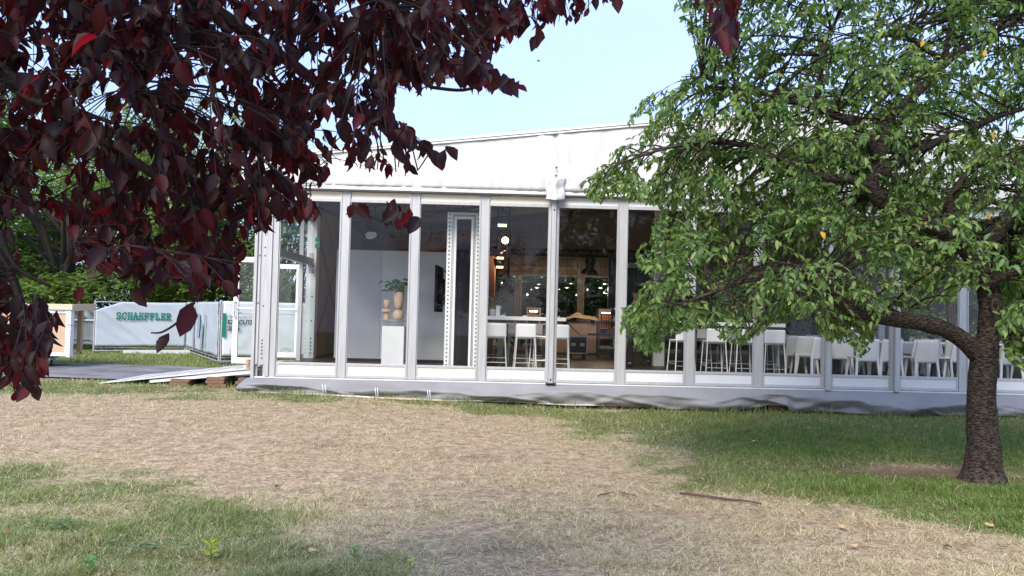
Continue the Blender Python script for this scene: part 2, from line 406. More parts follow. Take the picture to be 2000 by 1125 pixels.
def build_ground():
    xs = np.concatenate([np.linspace(-150,-14,18)[:-1], np.linspace(-14,14,170), np.linspace(14,150,18)[1:]])
    ys = np.concatenate([np.linspace(-30,1,8)[:-1], np.linspace(1,28,165), np.linspace(28,220,22)[1:]])
    GX, GY = np.meshgrid(xs, ys, indexing='ij')
    V = np.stack([GX, GY, gh(GX, GY)], -1).reshape(-1, 3)
    nx, ny = len(xs), len(ys); i, j = np.meshgrid(np.arange(nx-1), np.arange(ny-1), indexing='ij'); a = (i*ny+j).ravel()
    Fc = np.stack([a, a+ny, a+ny+1, a+1], 1)
    dirt = np.exp(-(((V[:,0]-4.85)/1.25)**2+((V[:,1]-8.85)/.5)**2))
    under = sst(14.6, 15.0, V[:,1])*sst(-4.6,-4.2,V[:,0])*(V[:,1] < 27)  # ground colour darkened beneath the marquee deck
    soil = under*.8+dirt*.8
    for sx_, sy_, sr in ((.08, 5.7, .22), (1.0, 6.3, .2), (-1.9, 9.6, .3), (-.4, 9.2, .35), (2.9, 7.7, .3), (-2.6, 5.4, .25)):
        soil = soil+.75*np.exp(-(((V[:,0]-sx_)/(sr*1.6))**2+((V[:,1]-sy_)/(sr*.6))**2))*np.clip(fbm(V[:,0], V[:,1], 5, 77)*2-.4, 0, 1)
    c = np.stack([green(V[:,0], V[:,1]), np.clip(soil, 0, 1), V[:,0]*0], 1)
    o = np_mesh('ground', V, [Fc], groundmat(), None, c); o['kind'] = 'structure'
build_ground()

def build_grass():
    rng = np.random.default_rng(3)
    n = 620000
    u = rng.random(n); d = 1/(1/4.2+(1/17.5-1/4.2)*u)      # dense near, thin far
    x = (rng.random(n)*2-1)*.70*d+.02*d
    g = green(x, d)
    dens = .42+.58*g
    dirt = np.exp(-(((x-4.85)/1.25)**2+((d-8.85)/.5)**2))
    ph = np.sin(x*3.1+2*np.sin(d*2.3))*np.sin(d*3.7+1.5*np.sin(x*2.9))+.6*np.sin(x*9+d*4)*np.sin(d*11-x*3)
    bare = sst(.50, .66, fbm(x*.6, d*1.5, 1.1, 31, 5))*(1-g)
    dens *= (1-.95*dirt)*np.clip(.95+.25*ph, .3, 1)*(1-.93*bare)
    keep = rng.random(n) < dens
    keep &= ~((x > -4.5) & (d > 14.55)) & ~((x < -4.6) & (d > 16.1))
    keep &= (np.hypot(x-5.05, d-8.5) > .22)
    x, d, g = x[keep], d[keep], g[keep]; n = len(x)
    # lawn between path and fence
    m2 = 60000; x2 = -4.7-rng.random(m2)*17; d2 = 20.4+rng.random(m2)*9
    x = np.concatenate([x, x2]); d = np.concatenate([d, d2]); g = np.concatenate([g, green(x2, d2)]); n = len(x)
    isg = rng.random(n) < np.clip((g-.15)*1.15, 0.03, .93)
    far = np.clip(d/9, 1, 2.4)
    Ln = np.where(isg, .035+.045*rng.random(n), .03+.055*rng.random(n))*np.clip(.75+d/30, .8, 1.25)
    edge = np.exp(-((d-14.35)/.25)**2)*(x > -4.4)
    Ln *= 1+1.3*edge*rng.random(n)
    tuft = fbm(x, d, 5.0, 51, 3); Ln *= .55+1.0*sst(.35, .75, tuft)*np.where(isg, 1.25, .9)
    Wd = np.where(isg, .0042, .0034)*far*(.7+.6*rng.random(n))
    az = rng.random(n)*2*np.pi
    tilt = np.where(isg, .25+.75*rng.random(n), .9+.62*rng.random(n))
    T = np.stack([np.cos(az)*np.sin(tilt), np.sin(az)*np.sin(tilt), np.cos(tilt)+.02], 1)
    P = np.stack([x, d, gh(x, d)-.002], 1)
    S = np.stack([-np.sin(az), np.cos(az), np.zeros(n)], 1)
    S = unit(S+.5*(rng.random((n,3))-.5))
    bend = np.stack([np.cos(az), np.sin(az), -np.where(isg,.5,.05)], 1)
    mid = P+T*(Ln*.55)[:, None]; tip = P+T*Ln[:, None]+bend*(Ln*.22)[:, None]
    tip[:, 2] = np.maximum(tip[:, 2], P[:, 2]+.004)
    V = np.stack([P-S*Wd[:, None]*.5, P+S*Wd[:, None]*.5, mid+S*Wd[:, None]*.42, mid-S*Wd[:, None]*.42, tip], 1).reshape(-1, 3)
    off = (np.arange(n)*5)[:, None]
    cg = pal(rng, n, [(.17,.25,.07),(.22,.29,.09),(.26,.30,.12),(.15,.22,.06),(.34,.33,.17)], .3)
    cd = pal(rng, n, [(.68,.60,.42),(.60,.52,.35),(.74,.67,.50),(.44,.36,.24),(.62,.57,.37)], .25)
    tree_shade = sst(2.0, 4.0, x)[:, None]*sst(13.6, 12, d)[:, None]  # deeper green at right, with shade under the cherry painted in
    cg = cg*(1-tree_shade)+cg*np.array([[.62,.80,.55]])*tree_shade
    C = np.where(isg[:, None], cg, cd)
    o = np_mesh('grass', V, [off+np.array([[0,1,2,3]]), off+np.array([[3,2,4]])], M['grass'], None, np.repeat(C, 5, 0))
    tag(o, 'short lawn grass, part green and part dried to straw', 'grass', kind='stuff')
build_grass()

# ------------------------------------------------------------------ paths on the left
def build_path():
    m = mat('plates', (.16,.16,.17), .75, 0, 2.2, .25, .25, 12)
    n = m.node_tree.nodes; l = m.node_tree.links; b = n['Principled BSDF']
    t = n.new('ShaderNodeTexCoord'); br = n.new('ShaderNodeTexBrick'); br.inputs['Scale'].default_value = 1
    br.inputs['Brick Width'].default_value = 2.4; br.inputs['Row Height'].default_value = 1.2; br.inputs['Mortar Size'].default_value = .018
    br.inputs['Color1'].default_value = (.17,.17,.18,1); br.inputs['Color2'].default_value = (.21,.205,.21,1); br.inputs['Mortar'].default_value = (.05,.05,.045,1)
    l.new(t.outputs['Object'], br.inputs['Vector'])
    mu = n.new('ShaderNodeMixRGB'); mu.blend_type = 'MULTIPLY'; mu.inputs[0].default_value = .8
    l.new(br.outputs[0], mu.inputs[1])
    z = n.new('ShaderNodeTexNoise'); z.inputs['Scale'].default_value = 1.7; z.inputs['Detail'].default_value = 8; l.new(t.outputs['Object'], z.inputs['Vector'])
    r = n.new('ShaderNodeValToRGB'); r.color_ramp.elements[0].position = .3; r.color_ramp.elements[0].color = (.5,.48,.46,1); r.color_ramp.elements[1].position = .7; r.color_ramp.elements[1].color = (1.35,1.32,1.3,1)
    l.new(z.outputs['Fac'], r.inputs[0]); l.new(r.outputs[0], mu.inputs[2]); l.new(mu.outputs[0], b.inputs['Base Color'])
    mb = MB()
    def f(u, v):
        x = -22+u*17.6; y0 = 16.15+.28*(x+4.6)*-.02; y1 = 20.1-.12*max(0, x+9)
        y = y0+(y1-y0)*v; return (x, y, GZ(x, y)+.03)
    mb.grid(f, 40, 10); o = mb.build('path', m); o['kind'] = 'structure'
build_path()

# ------------------------------------------------------------------ marquee
D = 14.743; X0 = -3.96; PW = 1.25
XL, XR, YB = -4.28, 15.8, 26.2
ZB, ZT, ZF = .40, 3.757, .50
RIDGE = 5.8
def roofz(x): return 4.24+.117*((x if x < RIDGE else 2*RIDGE-x)+4.5)
def px2x(k): return X0+PW*k
tent = thing('marquee', 'long white event marquee with glazed aluminium front raised on a grey skirt', 'marquee', (5.8, 14.9, 0))
def T_(mb, name, mt, **k): return mb.build(name, M[mt] if isinstance(mt, str) else mt, tent, **k)
T_(MB().box(XL, XR, D+.07, YB, .36, ZF), 'floor_deck', 'floor')
# posts: flat aluminium extrusion with two raised lips
def post_mesh(main=False):
    mb = MB()
    if main:
        mb.box(-.085, -.045, -.03, .05, ZB, ZT); mb.box(-.042, .035, -.11, .09, ZB-.02, ZT+.03); mb.box(.038, .085, -.03, .05, ZB, ZT)
    else:
        mb.box(-.083, .083, -.012, .05, ZB, ZT); mb.box(-.083, -.066, -.03, -.012, ZB, ZT); mb.box(.066, .083, -.03, -.012, ZB, ZT)
    return mb
pp = pm = None
for k in range(1, 17):
    main = k in (4, 8, 12, 16) or k in (9,)
    src = pm if main else pp
    if src is None:
        o = post_mesh(main).build('post', M['alu'], tent, world=False, bevel=.004)
        if main: pm = o
        else: pp = o
    else:
        o = src.copy(); COL.objects.link(o); o.parent = tent
    o.location = Vector((px2x(k), D, 0))-tent.location
# corner leg at the left end
mb = MB()
mb.box(-4.30, -4.245, D-.06, D+.14, .27, 3.95); mb.box(-4.243, -4.06, D-.02, D+.12, .60, 3.95); mb.box(-4.225, -4.185, D-.045, D-.022, .62, 3.9)
mb.box(-4.058, -3.985, D-.06, D+.14, .40, 3.9); mb.box(-3.983, -3.877, D-.03, D+.06, .39, ZT)
T_(mb, 'corner_leg', 'alu', bevel=.005)
mb = MB()
def bolt(p, r=.012):
    T_(MB().lathe([(r, 0), (r, .012), (r*.8, .0125)], p, 10, 'y'), 'bolt', 'bolt')
for z in (.72, .80, .86, .92, .98, 1.04, 1.65, 2.55, 2.70, 3.1): bolt((-4.12, D-.031, z))
for z in (1.70, 2.55): bolt((-4.205, D-.057, z))
for z in (3.5, .46): bolt((px2x(4)-.003, D-.122, z), .016)
T_(MB().box(-4.24, -4.20, D+.02, D+.06, .28, .59).box(-4.10, -4.07, D, D+.04, .28, .595), 'jack', 'galv')
mb = MB(); mb.box(px2x(4)-.09, px2x(4)+.09, D-.16, D-.02, .385, .402); T_(mb, 'foot_plate', 'bolt')
gp = None
creamp = (1, 2)
for k in range(0, 16):
    a = px2x(k)+(.083 if k else .083); b = px2x(k+1)-.083
    if k == 0: a = -3.875
    # white pane frame and kick panel
    fr = MB(); y0, y1 = D-.01, D+.035
    fr.box(a+.002, b-.002, y0, y1, .615, .66); fr.box(a+.002, b-.002, y0, y1, 3.555, 3.615)
    fr.box(a+.002, a+.016, y0, y1, .66, 3.555); fr.box(b-.016, b-.002, y0, y1, .66, 3.555)
    fr.box(a+.002, b-.002, y0-.004, y1, .402, .452)
    fr.box(a+.002, a+.03, y0, y1, .452, .615); fr.box(b-.03, b-.002, y0, y1, .452, .615)
    T_(fr, 'pane_frame', 'alu' if True else '', bevel=.003)
    q = T_(MB().box(a+.03, b-.03, D+.004, D+.025, .453, .614), 'kick_panel', 'kickc' if k in creamp else 'kick')
    if k in creamp: q['label'] = 'cream kick panel under a pane'
    T_(MB().box(a+.004, b-.004, D+.012, D+.04, 3.617, 3.74), 'head_strip', 'kickc' if k < 4 else 'aluw')
    T_(MB().add([(a+.016, D+.012, .66), (b-.016, D+.012, .66), (b-.016, D+.012, 3.555), (a+.016, D+.012, 3.555)], [(0,1,2,3)]), 'window_pane', 'glass')
# threshold under the posts
T_(MB().box(-4.24, XR, D-.045, D+.06, .355, .392), 'threshold', 'aluw', bevel=.004)
# eave beam + gutter
T_(MB().box(-4.32, XR, D-.12, D+.10, 3.765, 3.90), 'eave_beam', 'aluw', bevel=.012)
T_(MB().box(-4.32, XR, D-.10, D-.055, 3.742, 3.764), 'eave_shadow_line', 'dgrey')  # dark strip stands for the shadow line under the eave beam
# gable fabric with gathers
def fab(u, v):
    x = XL-.28+u*(XR+.28-XL+.28); z = 3.835+v*(roofz(x)-3.835)
    y = D-.124
    n = mnoise.noise(Vector((x*2.2, z*.35, 1)))*.020+mnoise.noise(Vector((x*7, z*.8, 4)))*.010
    n += .012*math.sin(x*31+3*math.sin(x*2))*max(0, .55-abs(v-.2))
    for px, s in ((px2x(4)+.13, 1), (px2x(8)+.15, 1)):
        t = x-(px+(.5-v)*.30); n += -.05*math.exp(-(t/.045)**2)*(v > .1)+.035*math.exp(-((t-.07)/.05)**2)+.02*math.exp(-((t+.25)/.06)**2)
    bag = .03*math.sin(min(1,v*2.2)*math.pi)
    return (x, y-n-bag*.5, z)
T_(MB().grid(fab, 620, 16), 'gable_fabric', 'pvc', smooth=True, solid=.006)
# rafter edge trim along the slope
mb = MB(); xa = -4.62
for z0, hw, dy in ((.0, .03, .03), (.032, .016, .045)):
    mb.beam((xa, D-.10-dy, roofz(xa)+z0), (RIDGE, D-.10-dy, roofz(RIDGE)+z0), .08, hw); mb.beam((RIDGE, D-.10-dy, roofz(RIDGE)+z0), (2*RIDGE-xa, D-.10-dy, roofz(xa)+z0), .08, hw)
T_(mb, 'rafter_trim', 'aluw')
# roof skin and lining
for nm, dz, mt, ya in (('roof', .06, 'pvc', D-.16), ('ceiling_liner', -.22, 'liner', D+.05)):
    mb = MB()
    xe = XL-.34 if nm == 'roof' else XL+.02
    for s in (0, 1):
        A = (xe if not s else 2*RIDGE-xe, roofz(xe)+dz); Bz = roofz(RIDGE)+dz
        mb.grid(lambda u, v: (A[0]+(RIDGE-A[0])*u, ya+(YB+.2-ya)*v, A[1]+(Bz-A[1])*u-(.05*abs(math.sin(v*math.pi*3)) if nm != 'roof' else 0)), 10, 30)
    T_(mb, nm, mt, smooth=False, solid=.03)
# inner gable lining above the panes so that daylight does not leak
T_(MB().poly([(XL, D+.13, 3.90), (XR, D+.13, 3.90), (XR, D+.13, roofz(XR)-.1), (RIDGE, D+.13, roofz(RIDGE)-.1), (XL, D+.13, roofz(XL)-.1)], (0, .02, 0)), 'gable_lining', 'liner')
YR = (18.9, 22.6, 26.1)
mb = MB()
for y in YR:
    for s in (0, 1):
        x0 = XL if not s else 2*RIDGE-XL
        mb.beam((x0, y, roofz(XL)-.36), (RIDGE, y, roofz(RIDGE)-.36), .12, .22)
for i in range(-4, 10):
    x = .0+i*2.4
    if XL < x < XR: mb.beam((x, D+.2, roofz(x)-.30), (x, YB, roofz(x)-.30), .06, .10)
T_(mb, 'rafter', 'rafter')
# back wall: uprights, transom, tinted panes
mb = MB()
bx = [2.76+2.0*i for i in range(-3, 7)]
for x in bx: mb.box(x-.11, x-.05, YB-.12, YB, ZF, 3.9); mb.box(x-.03, x+.03, YB-.12, YB, ZF, 3.9); mb.box(x+.05, x+.10, YB-.12, YB, ZF, 3.9)
for z in (2.85, 3.10, 3.45): mb.box(XL, XR, YB-.07, YB-.01, z, z+.07)
mb.box(XL, XR, YB-.07, YB-.01, .5, .62)
T_(mb, 'back_frame', mat('tan_frame', (.36,.27,.18), .5, 0, 5, .15))
edges = [XL]+bx+[XR]
for a, b in zip(edges[:-1], edges[1:]):
    T_(MB().add([(a+.1, YB-.03, .62), (b-.11, YB-.03, .62), (b-.11, YB-.03, 2.85), (a+.1, YB-.03, 2.85)], [(0,1,2,3)]), 'back_pane', 'glass' if a > 5 else 'glassb')
T_(MB().poly([(XL, YB+.02, 2.9), (XR, YB+.02, 2.9), (XR, YB+.02, roofz(XR)), (RIDGE, YB+.02, roofz(RIDGE)), (XL, YB+.02, roofz(XL))], (0, .03, 0)), 'back_lining', 'liner')
T_(MB().box(XL, -1.0, YB-.3, YB-.25, ZF, 4.2).box(XL, 1.0, YB-.36, YB-.32, 2.95, 4.2), 'back_warm_liner', 'warmlit')  # back liner, its warm lamplit tone put into the colour
# right end wall, glazed
mb = MB()
for i in range(8): mb.box(XR-.1, XR, D+.1+i*1.62, D+.2+i*1.62, ZF, 4.2)
mb.box(XR-.1, XR, D+.1, YB, 2.85, 2.95); T_(mb, 'end_frame', 'alu')
T_(MB().box(XR-.04, XR, D+.1, YB, 2.96, 4.5), 'end_lining', 'liner')
# left side wall with the open double door
SX = XL+.10
mb = MB(); YL2 = 18.75
mb.box(SX-.12, SX+.10, YL2, YL2+.30, ZF, 4.2); T_(mb, 'side_leg', 'aluw', bevel=.004)
mb = MB()
for z in (.62,.70,.78,.86,.95,1.35,1.9,2.45,2.6,2.75): bolt((SX+.03, YL2-.012, z), .016)
T_(MB().box(SX-.07, SX+.02, YL2-.02, YL2-.002, 2.45, 2.9), 'lock_plate', 'galv')
def wallbox(mb, y0, y1, z0, z1, t=.06): mb.box(SX-t, SX, y0, y1, z0, z1); return mb
mb = MB()
wallbox(mb, D+.15, 15.78, 2.62, 2.78, .1); wallbox(mb, 15.86, 17.9, 2.62, 2.78, .1); wallbox(mb, 17.98, YL2-.01, 2.62, 2.78, .1)
wallbox(mb, 15.78, 15.86, ZF, 3.75, .09); wallbox(mb, 17.9, 17.98, ZF, 3.75, .09)
wallbox(mb, D+.15, 15.78, 3.6, 3.75); wallbox(mb, 15.86, 17.9, 3.6, 3.75); wallbox(mb, 17.98, YL2-.01, 3.6, 3.75)
T_(mb, 'door_frame', 'alu')
for a, b, z0, z1 in ((D+.16, 15.78, 2.78, 3.6), (15.86, 17.9, 2.78, 3.6), (17.98, YL2-.01, 2.78, 3.6), (D+.16, 15.78, ZF, 2.62), (17.98, YL2-.01, ZF, 2.62)):
    T_(MB().add([(SX-.03, a, z0), (SX-.03, b, z0), (SX-.03, b, z1), (SX-.03, a, z1)], [(0,1,2,3)]), 'side_pane', 'glassd')
T_(MB().box(SX-.06, SX, D+.15, YL2, 3.76, 4.3), 'side_lining', 'pvc')
T_(MB().box(SX-.06, SX, YL2+.3, YB, ZF, 4.3), 'side_wall', mat('side_fabric', (.30,.27,.25), .8, 0, 2, .15, .3, 3))
mb = MB(); mb.tube([(SX+.03, YL2+.3, 3.6), (SX+.03, 22.5, .7)], .012, 6); mb.tube([(SX+.03, YL2+.3, .7), (SX+.03, 22.5, 3.6)], .012, 6); T_(mb, 'bracing_cable', 'dark')
def door_leaf(y):
    x1 = SX-.05; x0 = x1-.74; z0, z1 = .55, 2.58; t = .05
    d = MB(); d.box(x0, x0+.10, y, y+t, z0, z1); d.box(x1-.10, x1, y, y+t, z0, z1); d.box(x0+.1, x1-.1, y, y+t, z1-.10, z1); d.box(x0+.1, x1-.1, y, y+t, z0, z0+.11)
    o = T_(d, 'door', 'aluw', bevel=.004)
    def ch(mb, n, mt):
        q = mb.build(n, M[mt], tent); q.parent = o; return q
    ch(MB().add([(x0+.1, y+.025, z0+.11), (x1-.1, y+.025, z0+.11), (x1-.1, y+.025, z1-.1), (x0+.1, y+.025, z1-.1)], [(0,1,2,3)]), 'door_pane', 'glassd')
    h = MB(); h.tube([(x0+.05, y, 1.72), (x0+.05, y-.06, 1.72), (x0+.05, y-.06, 1.42), (x0+.05, y, 1.42)], .012, 8); ch(h, 'handle', 'steel')
    h = MB(); h.tube([(x0+.06, y+.05, 1.5), (x0+.06, y+.11, 1.5), (x1-.06, y+.11, 1.5), (x1-.06, y+.05, 1.5)], .016, 8); h.tube([(x0+.06, y-.01, 1.6), (x1-.06, y-.05, 1.6)], .014, 8); ch(h, 'panic_bar', 'aluw')
door_leaf(15.72); door_leaf(17.95)
# inner legs
T_(MB().box(3.70, 3.76, 18.85, 19.0, ZF, 4.8).box(3.762, 3.90, 18.88, 19.05, ZF, 4.8).box(3.902, 3.95, 18.85, 19.0, ZF, 4.8), 'inner_leg', 'aluw')
T_(MB().box(8.95, 9.1, 18.88, 19.05, ZF, 4.9), 'inner_leg', 'aluw')
T_(MB().box(9.5, 9.62, 21.2, 21.35, ZF, 4.9), 'inner_leg', 'aluw')
# white rain cover on the main leg at bay 4, and its bolts above
def cover(cx):
    def f(u, v):
        x = cx-.165+.33*u; z = 3.665+.40*v
        n = mnoise.noise(Vector((x*9, z*9, 2)))*.03
        y = D-.17-.06*math.sin(u*math.pi)**.6-n*.8-.03*math.exp(-((u-.5)/.12)**2)-.02*math.sin(v*9)*.5
        if v > .97: y += .05
        return (x+.012*math.sin(v*8), y, z+.012*math.sin(u*7+cx))
    T_(MB().grid(f, 26, 26), 'leg_cover', 'pvc', smooth=True, solid=.012)
    bolt((cx+.005, D-.22, 4.10), .02); bolt((cx+.01, D-.21, 4.245), .02)
cover(px2x(4)); cover(px2x(8))
# tarpaulin skirt
def zbot(x):
    px = 965+x/.00921
    g = GZ(x, D-.3)
    gap = np.interp(px, [400,880,1000,1150,1300,1430,1470,1500,1530,1548,1600,1640,1740,1900,2200], [-.01,.0,.055,.075,.03,.01,.08,.13,.14,.0,.045,.05,.0,.02,.03])
    return g+gap
def skirt(u, v):
    x = -4.56+u*(12.6+4.56); zt = .372; zb = zbot(x)
    if x < -4.3: zt = .372-.12*((-4.3-x)/.26)**1.5
    z = zt+(zb-zt)*v
    vr = min(.85, max(.22, .46+.55*mnoise.noise(Vector((x*.55, 1.7, 9)))+.12*mnoise.noise(Vector((x*2.1, 4, 2)))))
    y = D-.05-.26*(v/vr if v < vr else 1)+(.10*(v-vr)/(1-vr) if v > vr else 0)
    n = mnoise.noise(Vector((x*.9+v*.9, v*1.6, 3)))*.16*v+mnoise.noise(Vector((x*1.9-v*1.5, v*2.0, 8)))*.08*v**.5+abs(mnoise.noise(Vector((x*2.6+v*2, v*2, 5))))*.05*v
    px = 965+x/.00921
    n += .09*v*math.exp(-((px-1528)/14)**2)-.07*v*math.exp(-((px-1500)/16)**2)+.06*v*math.exp(-((px-1580)/12)**2)
    if x < -4.2: y += .35*((-4.2-x)/.36)**2
    fo = abs(((x*.55+v*.55+.3*mnoise.noise(Vector((x*.5, 2, 7)))) % 1.0)-.5)
    n += .07*max(0, 1-fo/.13)*v**.7*(.5+.8*mnoise.noise(Vector((x*.8, 1, 1))))
    fo2 = abs(((x*.42-v*.8+.4*mnoise.noise(Vector((x*.6, 5, 7)))) % 1.0)-.5); n += .05*max(0, 1-fo2/.10)*v
    return (x, y-n, z+.012*math.sin(x*9)*v*(1-v)*2)
T_(MB().grid(skirt, 520, 20), 'skirt', 'skirt', smooth=True, solid=.006)
mb = MB(); pts = [Vector(skirt((i)/160, 1.0))+Vector((0, -.006, .006)) for i in range(0, 64)]
mb.tube(pts, .008, 5); T_(mb, 'skirt_hem', 'hem')
# dark sheet added far under the deck, standing for the shade there
T_(MB().box(XL+.1, XR, 17.5, 17.55, -.05, .355), 'undercroft_shade_sheet', 'dark')

# wooden packing blocks under the marquee edge
def blk(nm, lab, c, sz, rz, mt='oldw', grp=None):
    o = MB().cbox((0,0,0), sz).build(nm, M[mt], None, bevel=.006); o.location = c; o.rotation_euler = (0,0,rz); return tag(o, lab, 'block', grp)
for px, lab in ((1515, 'brown wooden block under the raised kink of the grey skirt'), (1720, 'brown wooden block under the skirt left of the cherry trunk'), (1985, 'brown wooden block under the skirt right of the cherry trunk')):
    x = X(px, D+.05); blk('wooden_block', lab, (x, D-.02, GZ(x, D)+.075), (.30,.16,.15), .05, grp='blocks under the marquee skirt')

# ------------------------------------------------------------------ ramp and things on it
def ramp():
    t = thing('ramp', 'pale boarded access ramp rising to the open glass door', 'ramp', (-5.9, 16.2, .1))
    xa, za = X(212, 15.6), .16; xb, zb = -4.36, .52
    mb = MB(); y0, y1 = 15.35, 17.4
    mb.poly([(xa, y0, za), (xb, y0, zb), (xb, y0, zb-.035), (xa, y0, za-.02)], (0, y1-y0, 0)); mb.build('deck_board', M['rampm'], t, bevel=.004)
    xm = xa+.9; zm = za+(zb-za)*.9/(xb-xa)-.05
    mb = MB(); 
    for yy in (y0+.03, y1-.1): MB().poly([(xm, yy, zm), (xb, yy, zb-.05), (xb, yy, zb-.12), (xm, yy, zm-.05)], (0, .05, 0)).build('side_rail', M['aluw'], t, bevel=.003)
    mb = MB()
    for i in range(1, 7):
        x = xa+(xb-xa)*i/7; z = za+(zb-za)*i/7+.001
        mb.box(x-.008, x+.008, y0+.02, y1-.02, z, z+.006)
    mb.build('seam', M['galv'], t)
ramp()
for i, (px, nb) in enumerate(((363, 2), (433, 3), (492, 3))):
    x = X(px, 15.5); g = GZ(x, 15.5)
    for k in range(nb):
        lab = ('%s weathered board in the %s stack under the ramp' % (('lowest','second','topmost')[k] if nb == 3 else ('lower','upper')[k], ('left','middle','right')[i]))
        blk('support_board', lab, (x+(.02*math.sin(k*3+i)), 15.5+.02*k, g+.035+k*.062), (.34,.5,.058), .08*math.sin(k*2+i), grp='boards stacked under the ramp')
def onramp(px): 
    x = X(px, 15.45); xa, xb = X(212, 15.6), -4.36; return x, .16+.36*(x-xa)/(xb-xa)
x, z = onramp(491)
def cup():
    t = thing('paper_cup', 'brown paper coffee cup standing on a saucer at the top of the ramp', 'cup', (x-.02, 15.42, z+.012))
    MB().lathe([(.031,.0),(.043,.13),(.041,.13),(.030,.006)], n=18).build('cup_body', M['cup'], t, True, world=False)
    MB().lathe([(.045,.125),(.045,.137),(.04,.138)], n=18).build('rim', M['cup'], t, True, world=False)
cup()
o = MB().lathe([(.06,0),(.10,.008),(.10,.012),(.06,.006)], n=24).build('saucer', M['white'], None, True); o.location = (x, 15.42, z); tag(o, 'small pale saucer under the paper cup on the ramp', 'saucer')
def water(xx, yy, zz, lab):
    t = thing('water_bottle', lab, 'bottle', (xx, yy, zz), group='water bottles on the ramp')
    MB().lathe([(.0,.0),(.032,.002),(.033,.02),(.031,.09),(.033,.15),(.026,.19),(.013,.215),(.013,.235)], n=16).build('bottle_body', M['petw'], t, True, world=False)
    MB().lathe([(.015,.235),(.015,.255),(.0,.256)], n=12).build('cap', M['white'], t, world=False)
    MB().lathe([(.0345,.05),(.0345,.09)], n=16).build('bottle_label', mat('pale_label', (.45,.62,.55), .5), t, True, world=False)
x1, z1 = onramp(498); water(x1+.03, 15.5, z1, 'clear water bottle nearer the paper cup on the ramp')
water(x1+.13, 15.56, z1+.01, 'clear water bottle beside the corner leg of the marquee')

# ------------------------------------------------------------------ inside the marquee
def PT(name, mb, mt, t, smooth=False, **k): return mb.build(name, M[mt] if isinstance(mt, str) else mt, t, smooth, world=False, **k)
def at(px, Y): return X(px, Y)
# partition wall
def partition():
    x0, xm, x1 = at(655, 18.2), at(743, 18.2), at(905, 18.2)
    t = thing('partition_wall', 'plain grey partition wall of flat panels behind the potted plant', 'partition', ((x0+x1)/2, 18.2, ZF))
    MB().box(x0, xm-.004, 18.17, 18.25, ZF+.06, 2.95).build('panel', M['grey'], t)
    MB().box(xm+.004, x1, 18.165, 18.25, ZF+.06, 2.95).build('panel', M['greyl'], t)
    MB().box(x0, x1, 18.15, 18.24, ZF, ZF+.058).build('skirting', M['dark'], t)
partition()
def perforated():
    Y = 15.4; a, b = at(869, Y), at(935, Y); zt = W(905, 415, Y).z
    t = thing('perforated_frame', 'tall white upright frame with rows of round holes beside the black panel', 'frame', ((a+b)/2, Y, ZF)); c = (a+b)/2; h = zt-ZF; w2 = (b-a)/2
    f = MB(); f.box(-w2, -w2+.095, 0, .06, 0, h); f.box(w2-.095, w2, 0, .06, 0, h); f.box(-w2+.096, w2-.096, .0, .06, h-.04, h)
    f.box(-w2, -w2+.02, .061, .5, 0, h); f.box(w2-.02, w2, .061, .5, 0, h); PT('outer_frame', f, 'white', t, bevel=.003)
    g = MB(); g.box(-w2+.1, -w2+.13, .01, .05, 0, h-.05); g.box(w2-.13, w2-.1, .01, .05, 0, h-.05); g.box(-w2+.131, w2-.131, .01, .05, h-.075, h-.05); PT('groove', g, 'galv', t)
    g = MB(); g.box(-w2+.135, -w2+.18, -.02, .06, 0, h-.08); g.box(w2-.18, w2-.135, -.02, .06, 0, h-.08); g.box(-w2+.181, w2-.181, -.02, .06, h-.125, h-.08); PT('inner_frame', g, 'white', t, bevel=.003)
    g = MB()
    for s in (-1, 1):
        for i in range(40):
            z = h-.04-i*.0765
            if z > .03: g.lathe([(.016, -.002), (.016, .004)], (s*(w2-.047), 0, z), 10, 'y')
    PT('hole_pattern', g, 'bolt', t)
perforated()
def blackpanel():
    Y = 16.7; a, b = at(888, Y), at(946, Y); z = W(905, 468, Y).z
    t = thing('black_panel', 'tall matt black panel standing behind the perforated frame', 'panel', ((a+b)/2, Y, ZF)); w2 = (b-a)/2; h = z-ZF
    PT('face', MB().box(-w2+.05, w2-.05, 0, .08, .05, h-.05), mat('black_face', (.022,.022,.028), .5, 0, 3, .3), t)
    f = MB(); f.box(-w2, -w2+.048, -.01, .1, 0, h); f.box(w2-.048, w2, -.01, .1, 0, h); f.box(-w2+.05, w2-.05, -.01, .1, h-.048, h); f.box(-w2+.05, w2-.05, -.01, .1, 0, .048); PT('edge_frame', f, 'dark', t, bevel=.004)
    PT('foot', MB().box(-w2, w2, -.02, .55, 0, .03).box(-w2+.1, -w2+.14, .102, .5, .03, .6), 'dark', t)
blackpanel()
def tv():
    Y = 17.0; x = at(864, Y)
    t = thing('television', 'black flat television seen edge on beside the perforated frame', 'television', (x, Y, ZF))
    z0, z1 = 1.62-ZF, 2.56-ZF
    rot = Matrix.Rotation(R(87), 3, 'Z')
    PT('screen', MB().cbox((-.08, -.05, (z0+z1)/2), (1.15, .045, z1-z0), rot), 'matte', t, bevel=.006)
    PT('back_cover', MB().cbox((-.02, -.05, (z0+z1)/2-.05), (.7, .06, .55), rot), 'matte', t, bevel=.01)
    PT('stand_pole', MB().box(.06, .14, -.08, 0, .03, z1-.1).box(.02, .15, -.06, -.02, z1-.12, z1-.07), 'dark', t)
    PT('stand_base', MB().box(-.3, .35, -.4, .3, 0, .03), 'dark', t, bevel=.004)
    PT('cable', MB().tube([(.05,-.1,1.5),(.0,-.12,1.4),(.04,-.13,1.25),(.1,-.1,1.3),(.12,-.1,.9)], .012, 6), 'galv', t)
tv()
